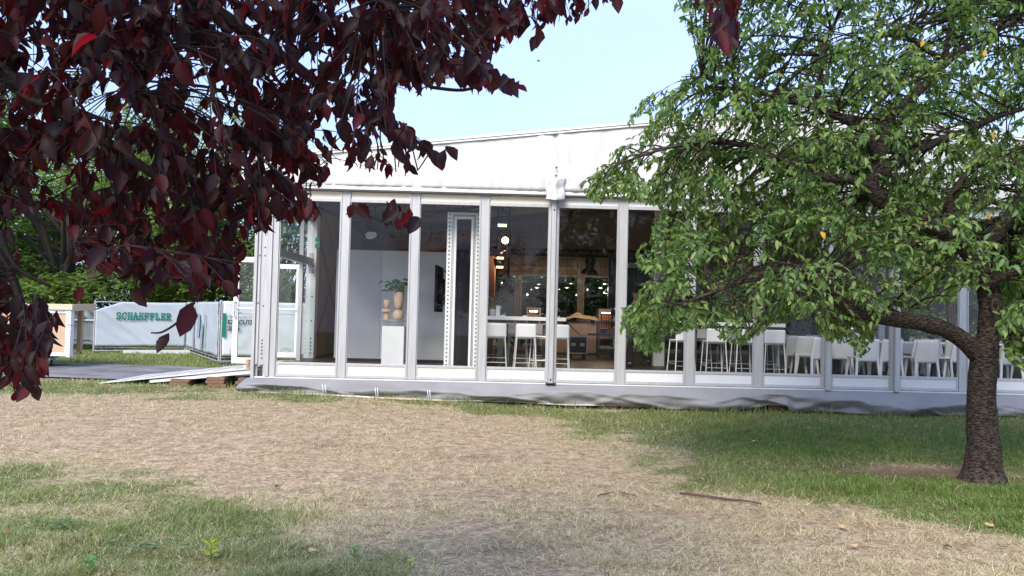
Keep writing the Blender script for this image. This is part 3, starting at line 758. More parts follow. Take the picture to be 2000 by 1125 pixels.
def plinth():
    Y = 16.4; a, b = at(747, Y), at(790, Y); zt = W(765, 637, Y).z; w2 = (b-a)/2; cx = (a+b)/2
    t = thing('plinth', 'white square plinth carrying the beige vases', 'plinth', (cx, Y+.2, ZF)); h = zt-ZF
    PT('body', MB().box(-w2, w2, -.2, .24, 0, h), 'white', t, bevel=.005)
    PT('side_edge', MB().box(w2+.05, w2+.07, -.15, .24, 0, h-.02).box(w2+.002, w2+.049, .0, .2, .04, .1), 'white', t)
    r = thing('riser_table', 'low grey wire-legged table standing on the white plinth', 'table', (cx, Y+.2, zt)); 
    PT('top', MB().lathe([(.30,.105),(.31,.115),(.31,.122),(.30,.125)], n=28), 'galv', r, True)
    for sx, sy in ((-.14,-.1),(.14,-.1),(-.14,.12),(.14,.12)):
        PT('leg', MB().tube([(sx-.03,sy,.106),(sx-.02,sy,0),(sx+.02,sy,0),(sx+.03,sy,.106)], .005, 6), 'steel', r)
    zz = zt+.125
    v = thing('sculptural_vase', 'beige vase stacked from a cone, a disc and a cup', 'vase', (cx-.16, Y+.17, zz))
    PT('base', MB().lathe([(.065,0),(.068,.01),(.05,.12),(.052,.14)], n=24), 'beige', v, True)
    PT('disc', MB().lathe([(.06,.14),(.098,.152),(.105,.178),(.098,.205),(.06,.215)], n=28), 'beige', v, True)
    PT('cup', MB().lathe([(.05,.215),(.06,.30),(.066,.40),(.060,.40),(.05,.33)], n=24), 'beige', v, True)
    v = thing('potted_plant', 'leafy green plant in a tapered beige pot on a round beige base', 'plant', (cx+.075, Y+.17, zz))
    PT('round_base', MB().lathe([(.07,0),(.105,.04),(.118,.10),(.10,.165),(.065,.20),(.06,.215)], n=28), 'beige', v, True)
    PT('pot', MB().lathe([(.075,.215),(.085,.3),(.112,.56),(.106,.565),(.10,.54)], n=28), 'beige', v, True)
    PT('soil', MB().lathe([(.10,.53),(.0,.535)], n=20), 'soil', v)
    rng = np.random.default_rng(5); n = 46; az = rng.random(n)*6.28; el = rng.random(n)
    rad = .05+.19*rng.random(n); P = np.stack([np.cos(az)*rad, np.sin(az)*rad, .58+.26*el*(1-rad)], 1)+np.array([v.location])
    far = rng.random(n) < .25; P[far, 0] -= .20*rng.random(far.sum()); 
    T = np.stack([np.cos(az), np.sin(az), -.5+.6*rng.random(n)], 1); N = np.stack([np.cos(az)*.3, np.sin(az)*.3-.5, np.ones(n)], 1)
    leaves('foliage', P, T, N, .10+.06*rng.random(n), .075+.04*rng.random(n), pal(rng, n, [(.03,.10,.02),(.05,.15,.03),(.02,.07,.02)], .3), M['plant'], v, rng=rng)
    mb = MB()
    for i in range(0, n, 2): q = Vector(P[i])-v.location; mb.tube([(0,0,.53), (q.x*.4, q.y*.4, .53+(q.z-.53)*.7), q], .004, 5)
    PT('stems', mb, mat('stem_green', (.08,.14,.04), .6), v)
plinth()

def truss(nm, lab, a, b, h, mt='dark', depth=.0, nb=None):
    a, b = Vector(a), Vector(b); t = thing(nm, lab, 'truss', (a+b)/2); L = (b-a).length; nb = nb or int(L/.28)
    up = Vector((0,0,1)) if abs((b-a).normalized().z) < .8 else Vector((1,0,0))
    mb = MB(); offs = (-depth/2, depth/2) if depth else (0,)
    side = (b-a).normalized().cross(up).normalized()
    for o in offs:
        mb.tube([a+side*o, b+side*o], .024, 8); mb.tube([a+side*o+up*h, b+side*o+up*h], .024, 8)
    mb.build('chords', M[mt], t, True)
    mb = MB()
    for o in offs:
        for i in range(nb):
            p = a.lerp(b, i/nb); q = a.lerp(b, (i+1)/nb); m_ = (p+q)/2
            mb.tube([p+side*o, m_+up*h+side*o], .010, 6); mb.tube([m_+up*h+side*o, q+side*o], .010, 6)
    mb.build('braces', M[mt], t, True); return t
truss('lighting_truss', 'dark horizontal lattice truss across the back of the room', (at(958, 24.6), 24.6, 3.42), (at(1330, 24.6), 24.6, 3.42), .17, depth=.25, nb=26)
def ladder():
    Y = 17.0; a, b = Vector((at(683, Y), Y, W(683, 428, Y).z)), Vector((at(943, Y), Y, W(943, 404, Y).z))
    t = thing('ladder_truss', 'dark sloping ladder truss hung under the ceiling above the grey partition', 'truss', (a+b)/2)
    MB().tube([a, b], .028, 8).tube([a+Vector((0,0,.24)), b+Vector((0,0,.24))], .028, 8).build('chords', M['dark'], t, True)
    mb = MB()
    for i in range(9): p = a.lerp(b, (i+.5)/9); mb.tube([p, p+Vector((0,0,.24))], .02, 6)
    mb.build('rungs', M['dark'], t, True)
    mb = MB(); 
    for s in (0, .6):
        pts = [a.lerp(b, f)+Vector((0, -.05, -.02-.10*math.sin((f+s)*9)**2)) for f in [i/30 for i in range(10, 31)]]; mb.tube(pts, .009, 5)
    mb.build('cable', M['dark'], t, True)
ladder()
def spotlight(nm, lab, p, tilt, rz, lit=None, s=1.0, barn=True, bright='led'):
    """hanging stage lamp: hook and yoke above, tilted body"""
    t = thing(nm, lab, 'spotlight', p, rz); Rm = Matrix.Rotation(tilt, 3, 'X')
    y = MB(); y.tube([(-.13*s,0,0),(-.14*s,0,.12*s),(-.08*s,0,.22*s),(.08*s,0,.22*s),(.14*s,0,.12*s),(.13*s,0,0)], .012*s, 6); y.tube([(0,0,.22*s),(0,0,.30*s)], .018*s, 8); y.cbox((0,0,.33*s),(.06*s,.07*s,.07*s)); PT('yoke', y, 'dark', t)
    b = MB(); b.lathe([(.05*s,-.2*s),(.10*s,-.18*s),(.115*s,-.05*s),(.115*s,.12*s),(.125*s,.13*s),(.125*s,.15*s)], n=18, axis='y'); b.v = [tuple(Rm@Vector(v)) for v in b.v]; PT('housing', b, 'dark', t, smooth=False)
    l_ = MB(); 
    if lit == 'row':
        for i in range(4): l_.cbox((-.075*s+.05*s*i, .155*s, 0), (.036*s,.01,.06*s))
    else: l_.lathe([(.105*s,.151*s),(.05*s,.16*s),(.0,.162*s)], n=18, axis='y')
    l_.v = [tuple(Rm@Vector(v)) for v in l_.v]; PT('lens', l_, bright if lit else 'galv', t)
    if barn:
        for i in range(4):
            q = MB(); a = Matrix.Rotation(i*math.pi/2, 3, 'Y'); q.add([a@Vector(v)*s for v in ((-.11,.15,.125),(.11,.15,.125),(.15,.27,.19),(-.15,.27,.19))], [(0,1,2,3)]); q.v = [tuple(Rm@Vector(v)) for v in q.v]; PT('barn_door', q, 'dark', t, solid=.004)
    return t
p = W(722, 448, 17.0); spotlight('stage_spotlight', 'black stage spotlight with open barn doors hung from the ladder truss', p-Vector((0,0,.0)), R(-132), R(24), 'one', s=1.15, bright='white')  # white lens colour stands for its bright reflection
p = W(1153, 515, 24.5); spotlight('stage_spotlight', 'black spotlight with barn doors hung from the horizontal lattice truss', p, R(-80), R(20), s=1.15)
# hanging mast with lit lamps
def mast():
    Y = 18.6; x = at(979, Y)
    truss('hanging_mast', 'black vertical lattice mast hung from the ceiling holding lit lamps', (x-.12, Y, 2.45), (x-.12, Y, 4.3), .26, depth=.2, nb=7)
    spotlight('stage_spotlight', 'lit lamp with four glowing cells, uppermost on the black mast', W(981, 437, Y-.35)+Vector((0,0,0)), R(200), 0, 'row', 1.0, False)
    spotlight('stage_spotlight', 'brightest orange-white lamp glaring halfway down the black mast', W(988, 468, Y-.3), R(195), R(-8), 'one', .72, False, 'ledh')
    spotlight('stage_spotlight', 'lit lamp with glowing cells just under the glaring lamp', W(975, 500, Y-.35), R(205), R(12), 'row', .8, False)
    spotlight('stage_spotlight', 'lowest lit lamp of the black mast, tilted down', W(974, 516, Y-.42), R(215), R(14), 'row', .8, False)
    for i, (q, e) in enumerate(((W(996, 466, Y+.1), 70), (W(992, 505, Y+.2), 20))):
        l_ = bpy.data.lights.new('lamp_glow', 'POINT'); l_.energy = e; l_.color = (1,.58,.30); l_.shadow_soft_size = .012
        o = bpy.data.objects.new('lamp_glow', l_); COL.objects.link(o); o.location = q
mast()
# brown panel left of the bar; its tan edge strip paints an orange-lit line
o = MB().box(at(944, 19.0), at(964, 19.0), 19.0, 19.6, ZF, 2.95); t = thing('brown_screen', 'narrow red-brown upright screen at the left end of the bar table', 'screen', (at(955,19), 19.2, ZF))
o.build('panel', M['redw'], t, bevel=.004); MB().box(at(964,19)+.003, at(964,19)+.02, 19.02, 19.58, ZF, 2.95).build('lit_edge_strip', M['ply'], t)

# bar tables
def bar_table(lab, pa, pb, Y, zt, dep=.75):
    a, b = at(pa, Y), at(pb, Y); t = thing('bar_table', lab, 'table', ((a+b)/2, Y+dep/2, ZF), group='high bar tables'); w2 = (b-a)/2; h = zt-ZF
    PT('tabletop', MB().box(-w2, w2, -dep/2, dep/2, h-.075, h), 'white', t, bevel=.006)
    PT('under_shelf', MB().box(-w2+.05, w2-.05, -dep/2+.1, dep/2-.1, h-.16, h-.13), 'ply', t)
    for f in (-.52, .55): PT('leg', MB().box(w2*f-.05, w2*f+.06, -.18, .18, .02, h-.16), 'dgrey', t, bevel=.004)
    for f in (-.52, .55): PT('foot', MB().box(w2*f-.25, w2*f+.25, -.28, .28, 0, .02), 'dgrey', t)
    return t
bar_table('long white high bar table left of the open flight case', 938, 1106, 16.6, W(1000, 618, 16.6).z)
bar_table('long white high bar table half hidden by the low cherry branch', 1306, 1535, 16.5, W(1440, 630, 16.5).z)
def make_stool(lab):
    t = thing('bar_stool', lab, 'stool', (0,0,0), group='white bar stools')
    b = MB()
    def f(u, v):
        x = (u-.5)*.40; z = .66+v*.27; c = abs(u-.5)*2
        if v > .8: x *= 1-.10*((v-.8)/.2)**2
        return (x, -.19+.03*c*c-.02*v, z)
    b.grid(f, 12, 8); PT('backrest', b, 'white', t, True, solid=.018)
    PT('seat', MB().box(-.19, .19, -.18, .18, .665, .69), 'white', t, bevel=.01)
    for sx, sy in ((-1,-1),(1,-1),(-1,1),(1,1)):
        PT('leg', MB().tube([(sx*.175, sy*.165, .665), (sx*.215, sy*.205, 0)], .011, 8), 'whitef', t)
    fr = MB()
    fr.tube([(-.205,-.195,.17),(.205,-.195,.17)], .009, 6); fr.tube([(-.205,.195,.24),(.205,.195,.24)], .009, 6); fr.tube([(-.205,-.195,.21),(-.205,.195,.21)], .009, 6); fr.tube([(.205,-.195,.21),(.205,.195,.21)], .009, 6)
    fr.box(-.16, .16, -.15, .15, .635, .664); PT('footrest', fr, 'steel', t)
    return t
stool0 = None
def stool(px, Y, rz, lab):
    global stool0
    loc = (at(px, Y), Y, ZF)
    if stool0 is None:
        stool0 = make_stool(lab); stool0.location = loc; stool0.rotation_euler = (0,0,rz)
    else: dup(stool0, loc, rz, lab)
stool(970, 16.1, .0, 'white bar stool with its back to the glass, nearest the perforated frame')
stool(1027, 16.1, .04, 'white bar stool in the middle of the left bar table, back to the glass')
stool(1092, 16.15, -.03, 'white bar stool half hidden by the bolted main leg of the facade')
stool(1058, 16.4, 1.35, 'white bar stool turned sideways under the left bar table')
stool(962, 17.75, math.pi, 'white bar stool behind the left bar table, nearest the brown screen')
stool(1012, 17.8, math.pi+.05, 'white bar stool behind the left bar table, at its middle')
stool(1066, 17.75, math.pi-.06, 'white bar stool behind the left bar table, toward the flight case')
stool(1332, 16.3, .2, 'white bar stool under the low leaves at the left end of the right bar table')
stool(1396, 15.95, .0, 'white bar stool in front of the right bar table, partly hidden by low leaves')
stool(1453, 15.95, .03, 'white bar stool in front of the right bar table, left of a post')
stool(1509, 15.95, -.02, 'white bar stool at the right end of the right bar table')
stool(1368, 17.65, math.pi, 'white bar stool behind the right bar table at its left part')
stool(1425, 17.65, math.pi+.05, 'white bar stool behind the middle of the right bar table')
stool(1488, 17.65, math.pi, 'white bar stool behind the right end of the right bar table')
# dining chairs and tables
def make_chair(lab):
    t = thing('dining_chair', lab, 'chair', (0,0,0), group='white dining chairs')
    b = MB()
    def f(u, v):
        x = (u-.5)*(.47-.06*v); z = .36+v*.44; c = abs(u-.5)*2
        return (x, -.22+.035*c*c-.07*v, z)
    b.grid(f, 12, 10); PT('backrest', b, 'white', t, True, solid=.022)
    PT('seat', MB().box(-.22, .22, -.2, .22, .425, .455), 'white', t, bevel=.012)
    for sx, sy in ((-1,-1),(1,-1),(-1,1),(1,1)):
        PT('leg', MB().beam((sx*.195, sy*.19, .43), (sx*.235, sy*.235, 0), .042, .034, (0,1,0)), 'white', t, bevel=.004)
    return t
chair0 = None
def chair(px, Y, rz, lab):
    global chair0
    loc = (at(px, Y), Y, ZF)
    if chair0 is None:
        chair0 = make_chair(lab); chair0.location = loc; chair0.rotation_euler = (0,0,rz)
    else: dup(chair0, loc, rz, lab)
def dtable(lab, px, Y, wd, dep):
    t = thing('dining_table', lab, 'table', (at(px, Y), Y, ZF), group='white dining tables')
    PT('tabletop', MB().box(-wd/2, wd/2, -dep/2, dep/2, .71, .745), 'white', t, bevel=.006)
    for f in (-.36, .36):
        PT('leg', MB().box(wd*f-.06, wd*f+.06, -.06, .06, .025, .71), 'dgrey', t, bevel=.004)
        PT('foot', MB().box(wd*f-.2, wd*f+.2, -.28, .28, 0, .024), 'dgrey', t)
dtable('white dining table behind the chairs left of the cherry trunk', 1730, 17.0, 2.9, .8)
dtable('white dining table in shade behind the pinkish chairs', 1560, 18.4, 1.8, .8)
dtable('white dining table behind the cherry trunk at the right edge', 1980, 17.0, 1.9, .8)
for px, Y, rz, lab in (
    (1546, 17.6, .1, 'white chair in shade just right of the last bar stool'),
    (1589, 16.3, .35, 'white chair angled beside the post right of the bar stools'),
    (1642, 16.6, -.3, 'white chair turned toward its neighbour, right of the third main leg'),
    (1686, 15.9, 0, 'white chair seen square from behind, under the low branch tip'),
    (1731, 15.9, .05, 'white chair seen from behind, half covered by a facade post'),
    (1801, 15.9, -.04, 'white chair seen square from behind under the thick low branch'),
    (1846, 16.4, .7, 'white chair turned sideways right of the square-on chair under the thick branch'),
    (1872, 16.3, -.6, 'white chair turned away next to the post left of the cherry trunk'),
    (1765, 16.5, .9, 'white chair turned sideways behind the facade post under the thick branch'),
    (1962, 15.9, .05, 'white chair seen from behind, just right of the cherry trunk'),
    (2010, 16.0, -.1, 'white chair cut by the right edge of the photo'),
    (1600, 18.9, math.pi, 'white chair facing the glass behind the shaded table, left one'),
    (1660, 17.9, math.pi-.1, 'white chair facing the glass behind the long dining table, left one'),
    (1708, 17.9, math.pi+.1, 'white chair facing the glass behind the long dining table, second from the left'),
    (1775, 17.9, math.pi, 'white chair facing the glass behind the long dining table, third from the left'),
    (1830, 17.9, math.pi-.1, 'white chair facing the glass behind the long dining table, near its right end'),
    (1572, 17.3, -.15, 'white chair in shade partly behind the angled chair by the post'),
    (1622, 16.9, .2, 'white chair just right of the third main leg, behind its turned neighbour'),
    (1822, 17.0, -.9, 'white chair turned sideways at the right end of the long dining table'),
    (1905, 16.3, .1, 'white chair showing between the facade post and the cherry trunk'),
    (1530, 18.9, math.pi, 'white chair facing the glass behind the shaded table, right of the bar stools')):
    chair(px, Y, rz, lab)
def table_plant(px, Y, z, lab, s=1.0, pot='pot', seed=1, cols=None):
    t = thing('table_plant', lab, 'plant', (at(px, Y), Y, z))
    PT('pot', MB().lathe([(.05*s,0),(.065*s,.09*s),(.075*s,.13*s),(.066*s,.13*s)], n=18), pot, t, True)
    rng = np.random.default_rng(seed); n = 40; az = rng.random(n)*6.28; el = rng.random(n)
    P = np.stack([np.cos(az)*.04*s, np.sin(az)*.04*s, (.12+.16*el)*s], 1)+np.array([t.location])
    T = np.stack([np.cos(az), np.sin(az), .2+1.3*el], 1); N = np.stack([-np.cos(az), -np.sin(az), np.ones(n)], 1)
    leaves('foliage', P, T, N, (.12+.1*rng.random(n))*s, .045*s*(.7+.6*rng.random(n)), pal(rng, n, cols or [(.04,.11,.02),(.07,.16,.03)], .3), M['plant'], t, rng=rng)
    mb = MB(); mb.tube([(0,0,.1*s),(0,0,.27*s)], .006*s, 5); PT('stem', mb, 'stick', t)
zb1 = W(1000, 618, 16.6).z
table_plant(962, 17.05, zb1, 'loose yellow-green plant on the left end of the left bar table', 1.1, 'white', 2, [(.14,.20,.03),(.10,.16,.03)])
table_plant(1690, 17.0, ZF+.745, 'small green plant in a dark pot right of the white box, under the branch fork', .95, 'pot', 3)
table_plant(1770, 17.0, ZF+.745, 'spiky green plant in a dark pot under the thick low branch', 1.15, 'pot', 4)
table_plant(1820, 17.1, ZF+.745, 'bushy green plant near the right end of the long dining table', .95, 'pot', 6)
def wbox(px, Y, z, sz, lab):
    t = thing('menu_box', lab, 'box', (at(px, Y), Y, z)); PT('body', MB().box(-sz[0]/2, sz[0]/2, -sz[1]/2, sz[1]/2, 0, sz[2]), 'white', t, bevel=.004); PT('lid', MB().box(-sz[0]/2-.003, sz[0]/2+.003, -sz[1]/2-.003, sz[1]/2+.003, sz[2]+.001, sz[2]+.012), 'kick', t)
wbox(972.5, 16.85, zb1, (.085,.085,.20), 'tall white box beside the plant on the left bar table')
wbox(1674, 16.95, ZF+.745, (.085,.085,.15), 'white box beside the dark pot on the long dining table')
for px, lab in ((983, 'folded white napkin right of the tall white box on the bar table'), (1026, 'folded white napkin at the middle of the left bar table')):
    o = MB().lathe([(.07,0),(.062,.012),(.03,.028),(.0,.03)], n=14).build('napkin', M['white'], None, True); o.location = (at(px,16.8), 16.8, zb1); tag(o, lab, 'napkin', 'napkins on the bar table')

# back bar: counter, fridges, flight case, cart
def counter():
    Y = 23.4; a, b = at(1078, Y), at(1166, Y); t = thing('bar_counter', 'light wood bar counter with crumpled brown paper on top, behind the flight case', 'counter', ((a+b)/2, Y, ZF)); w2 = (b-a)/2
    PT('front', MB().box(-w2, w2, 0, .5, .06, .92), 'counter', t, bevel=.006); PT('plinth_strip', MB().box(-w2, w2, -.012, .5, 0, .055), 'redw', t)
    PT('worktop', MB().box(-w2, w2, -.03, .55, .925, .965), 'dgrey', t, bevel=.004)
    q = thing('paper_heap', 'crumpled sheet of brown paper lying on the wooden bar counter', 'paper', ((a+b)/2+.1, Y+.1, ZF+.97))
    def f(u, v):
        x = (u-.5)*1.15; n = mnoise.noise(Vector((x*3, v*3, 1)))
        return (x, (v-.5)*.4, .01+max(0, .17*(1-abs(u-.55)*1.7)+.12*n)*(.5+v*.7))
    PT('sheet', MB().grid(f, 26, 10), 'paper', q, True, solid=.004)
    PT('fold', MB().grid(lambda u, v: ((u-.5)*.5+.2, -.16+v*.2, .02+.10*math.sin(u*3)*v+.04*mnoise.noise(Vector((u*4, v*4, 2)))), 12, 6), 'paper', q, True, solid=.004)
counter()
def fridge(px0, px1, pyt, Y, lab, shelves, seed):
    a, b = at(px0, Y), at(px1, Y); zt = W((px0+px1)/2, pyt, Y).z; w2 = (b-a)/2; h = zt-ZF
    t = thing('drinks_fridge', lab, 'fridge', ((a+b)/2, Y, ZF))
    PT('cabinet', MB().box(-w2, w2, .56, .6, 0, h).box(-w2, -w2+.03, .0, .56, 0, h).box(w2-.03, w2, .0, .56, 0, h).box(-w2+.031, w2-.031, 0, .56, h-.06, h).box(-w2+.031, w2-.031, 0, .56, 0, .2), 'dgrey', t)
    d = MB(); d.box(-w2, -w2+.05, -.05, -.005, .2, h-.04); d.box(w2-.05, w2, -.05, -.005, .2, h-.04); d.box(-w2+.051, w2-.051, -.05, -.005, h-.09, h-.04); d.box(-w2+.051, w2-.051, -.05, -.005, .2, .25); PT('door', d, 'ply', t, bevel=.003)
    PT('light_strip', MB().box(-w2+.09, w2-.09, .02, .05, h-.16, h-.12), 'ledw', t)
    for z in shelves: PT('shelf', MB().box(-w2+.032, w2-.032, .06, .54, z-.02, z), 'galv', t)
    return (a+b)/2, w2, h
cx, w2, h = fridge(1169, 1198, 602, 24.3, 'tall glass-fronted drinks fridge full of orange bottles beside the counter', (.48, .77, 1.02), 1)
bot = None
def bottle(x, y, z, lab):
    global bot
    if bot is None: bot = MB().lathe([(.030,0),(.032,.01),(.032,.13),(.014,.18),(.013,.22),(.0,.221)], n=10).build('bottle', M['orange'], None, True); o = bot
    else: o = bot.copy(); COL.objects.link(o)
    o.location = (x, y, z); o.scale = (.9,.9,.68); tag(o, lab, 'bottle', 'orange bottles in the drinks fridges')
for zz, lab in ((.48, 'orange bottle on the lower shelf of the tall fridge'), (.77, 'orange bottle on the middle shelf of the tall fridge'), (1.02, 'orange bottle on the top shelf of the tall fridge')):
    for i in range(5): bottle(cx-w2+.075+i*(2*w2-.15)/4, 24.3+.13, ZF+zz, lab)
cx, w2, h = fridge(1028, 1056, 599, 24.6, 'small-looking lit drinks fridge seen over the left bar table', (.48, .77, 1.02), 2)
for i in range(5): bottle(cx-w2+.075+i*(2*w2-.15)/4, 24.6+.13, ZF+1.02, 'bottle on the top shelf of the fridge seen over the bar table')
def flightcase():
    Y = 21.2; a, b = at(1112, Y), at(1149, Y); t = thing('flight_case', 'open black flight case on castors with its lid raised', 'case', ((a+b)/2, Y, ZF)); w2 = (b-a)/2; zt = .60
    PT('body', MB().box(-w2, w2, 0, .55, .13, zt), 'dark', t, bevel=.01)
    e = MB()
    for x in (-w2, w2-.03): e.box(x-.004, x+.034, -.012, -.001, .13, zt)
    e.box(-w2+.036, w2-.036, -.012, -.001, zt-.03, zt); e.box(-w2+.036, w2-.036, -.012, -.001, .13, .16); PT('edge_trim', e, 'galv', t)
    for sx in (-.13, .10): PT('catch', MB().box(sx-.05, sx+.06, -.02, -.002, .33, .41), 'galv', t, bevel=.004)
    PT('lid', MB().cbox((-w2-.10, .28, zt+.33), (.12, .56, .62), Matrix.Rotation(R(-12), 3, 'Y')), 'dark', t, bevel=.01)
    PT('stay', MB().tube([(-w2-.02,.05,zt+.30),(w2*.3,.03,zt)], .014, 6), 'dgrey', t)
    for sx in (-w2+.07, w2-.07):
        for sy in (.07, .48): PT('castor', MB().lathe([(.05,-.02),(.05,.02)], (sx, sy, .05), 14, 'x').box(sx-.03, sx+.03, sy-.03, sy+.03, .09, .129), 'rubber', t)
flightcase()
def cart():
    Y = 21.8; a, b = at(1171, Y), at(1203, Y); t = thing('service_cart', 'dark metal service cart with a long black tray arm', 'cart', ((a+b)/2, Y, ZF)); w2 = (b-a)/2
    f = MB()
    for x in (-w2, w2): 
        for y in (0, .5): f.tube([(x, y, .05), (x, y, .95)], .014, 6)
    for z in (.22, .93): f.box(-w2, w2, -.01, .51, z, z+.025)
    PT('frame', f, 'dgrey', t); PT('top_board', MB().box(-w2-.02, w2+.1, -.03, .53, .957, .985), 'oldw', t, bevel=.004)
    PT('tray_arm', MB().box(-w2-.30, w2*.4, -.06, .1, .60, .655), 'dark', t, bevel=.005); PT('side_box', MB().box(w2*.2, w2+.06, -.04, .3, .52, .80), 'oldw', t, bevel=.006)
    PT('foil_row', MB().box(-w2+.02, -.05, .02, .2, .246, .30).box(-.03, w2-.02, .02, .2, .246, .30), 'galv', t, bevel=.01)
    for sx in (-w2, w2):
        for sy in (0, .5): PT('castor', MB().lathe([(.045,-.015),(.045,.015)], (sx, sy, .045), 12, 'x'), 'rubber', t)
cart()
# big dark display with pale header
def display():
    Y = 22.4; a, b = at(1188, Y), at(1345, Y); z0, z1 = W(1250, 603, Y).z, W(1250, 500, Y).z
    t = thing('display_wall', 'large dark blue display wall with a pale strip across its top', 'display', ((a+b)/2, Y, ZF)); cxx = t.location.x; w2 = (b-a)/2
    PT('screen', MB().box(-w2, w2, 0, .06, z0-ZF, z1-ZF), 'screen', t); f = MB(); f.box(-w2-.02, -w2-.002, -.01, .08, z0-ZF-.02, z1-ZF+.02); f.box(w2+.002, w2+.02, -.01, .08, z0-ZF-.02, z1-ZF+.02); f.box(-w2-.0015, w2+.0015, -.01, .08, z1-ZF+.001, z1-ZF+.03); PT('bezel', f, 'dgrey', t)
    PT('pale_strip', MB().box(-w2+.5, w2-.01, -.006, -.001, z1-ZF-.33, z1-ZF-.19), mat('pale_strip', (.35,.38,.40), .4), t)
    lg = MB()
    for x, s in ((.66, 1), (.745, -1)):
        x = -w2+x
        for i in range(9):
            a0 = R(50+i*26); a1 = R(50+(i+1)*26); r = .036
            p0 = (x+s*r*math.cos(a0), -.010, z1-ZF-.26+r*math.sin(a0)); p1 = (x+s*r*math.cos(a1), -.010, z1-ZF-.26+r*math.sin(a1)); lg.tube([p0, p1], .006, 4)
    PT('logo', lg, 'dgrey', t)
    d = MB(); rr = random.Random(4)
    for i in range(26): x = -w2+.75+rr.random()*.7; z = z1-ZF-.45-rr.random()**2*.5; s = .004+.004*rr.random(); d.box(x, x+s*2, -.004, -.001, z, z+s*2)
    for i in range(8): x = -w2+.07; z = z1-ZF-.14-i*.035; d.box(x, x+.012, -.004, -.001, z, z+.022)
    PT('bright_dots', d, mat('dots', (.5,.6,.65), .5), t)
    PT('support', MB().box(-w2+.1, -w2+.16, .07, .13, 0, z0-ZF).box(w2-.16, w2-.1, .07, .13, 0, z0-ZF).box(-w2, w2, .07, .5, 0, .02), 'dark', t)
display()
# hanging lamps put in for the ceiling-light glints at the back glass
pl0 = None
for px, py, lab in ((1052, 555, 'lamp put in for a ceiling-light glint above the small-looking fridge, upper one'), (1049, 562, 'lamp put in for a ceiling-light glint above the small-looking fridge, lower one'), (1115, 554, 'lamp put in for a ceiling-light glint left of the tan window uprights, upper one'), (1107, 562, 'lamp put in for a ceiling-light glint left of the tan window uprights, lower one'), (1181, 555, 'lamp put in for a ceiling-light glint beside the dark display, upper one'), (1173, 563, 'lamp put in for a ceiling-light glint beside the dark display, second one'), (1183, 573, 'lamp put in for a faint ceiling-light glint over the tall fridge')):
    Y = 24.0 if py < 560 else 22.8
    q = W(px, py, Y)
    if pl0 is None:
        t = pl0 = thing('glint_lamp', lab, 'lamp', q, group='lamps put in for ceiling-light glints')
        PT('shade', MB().lathe([(.02,.08),(.05,.06),(.085,.010),(.09,.0),(.083,.0)], n=20), 'dark', t, True); PT('bulb', MB().lathe([(.08,.002),(.0,-.004)], n=20), 'bulb', t, True)
        PT('cord', MB().tube([(0,0,.08),(0,0,1.9)], .004, 5), 'dark', t)
    else: dup(pl0, q, 0, lab)
    l_ = bpy.data.lights.new('lamp_light', 'POINT'); l_.energy = 5; l_.color = (1,.80,.58); l_.shadow_soft_size = .012; o = bpy.data.objects.new('lamp_light', l_); COL.objects.link(o); o.location = q-Vector((0,0,.03))  # point light added at each glint lamp to warm the interior

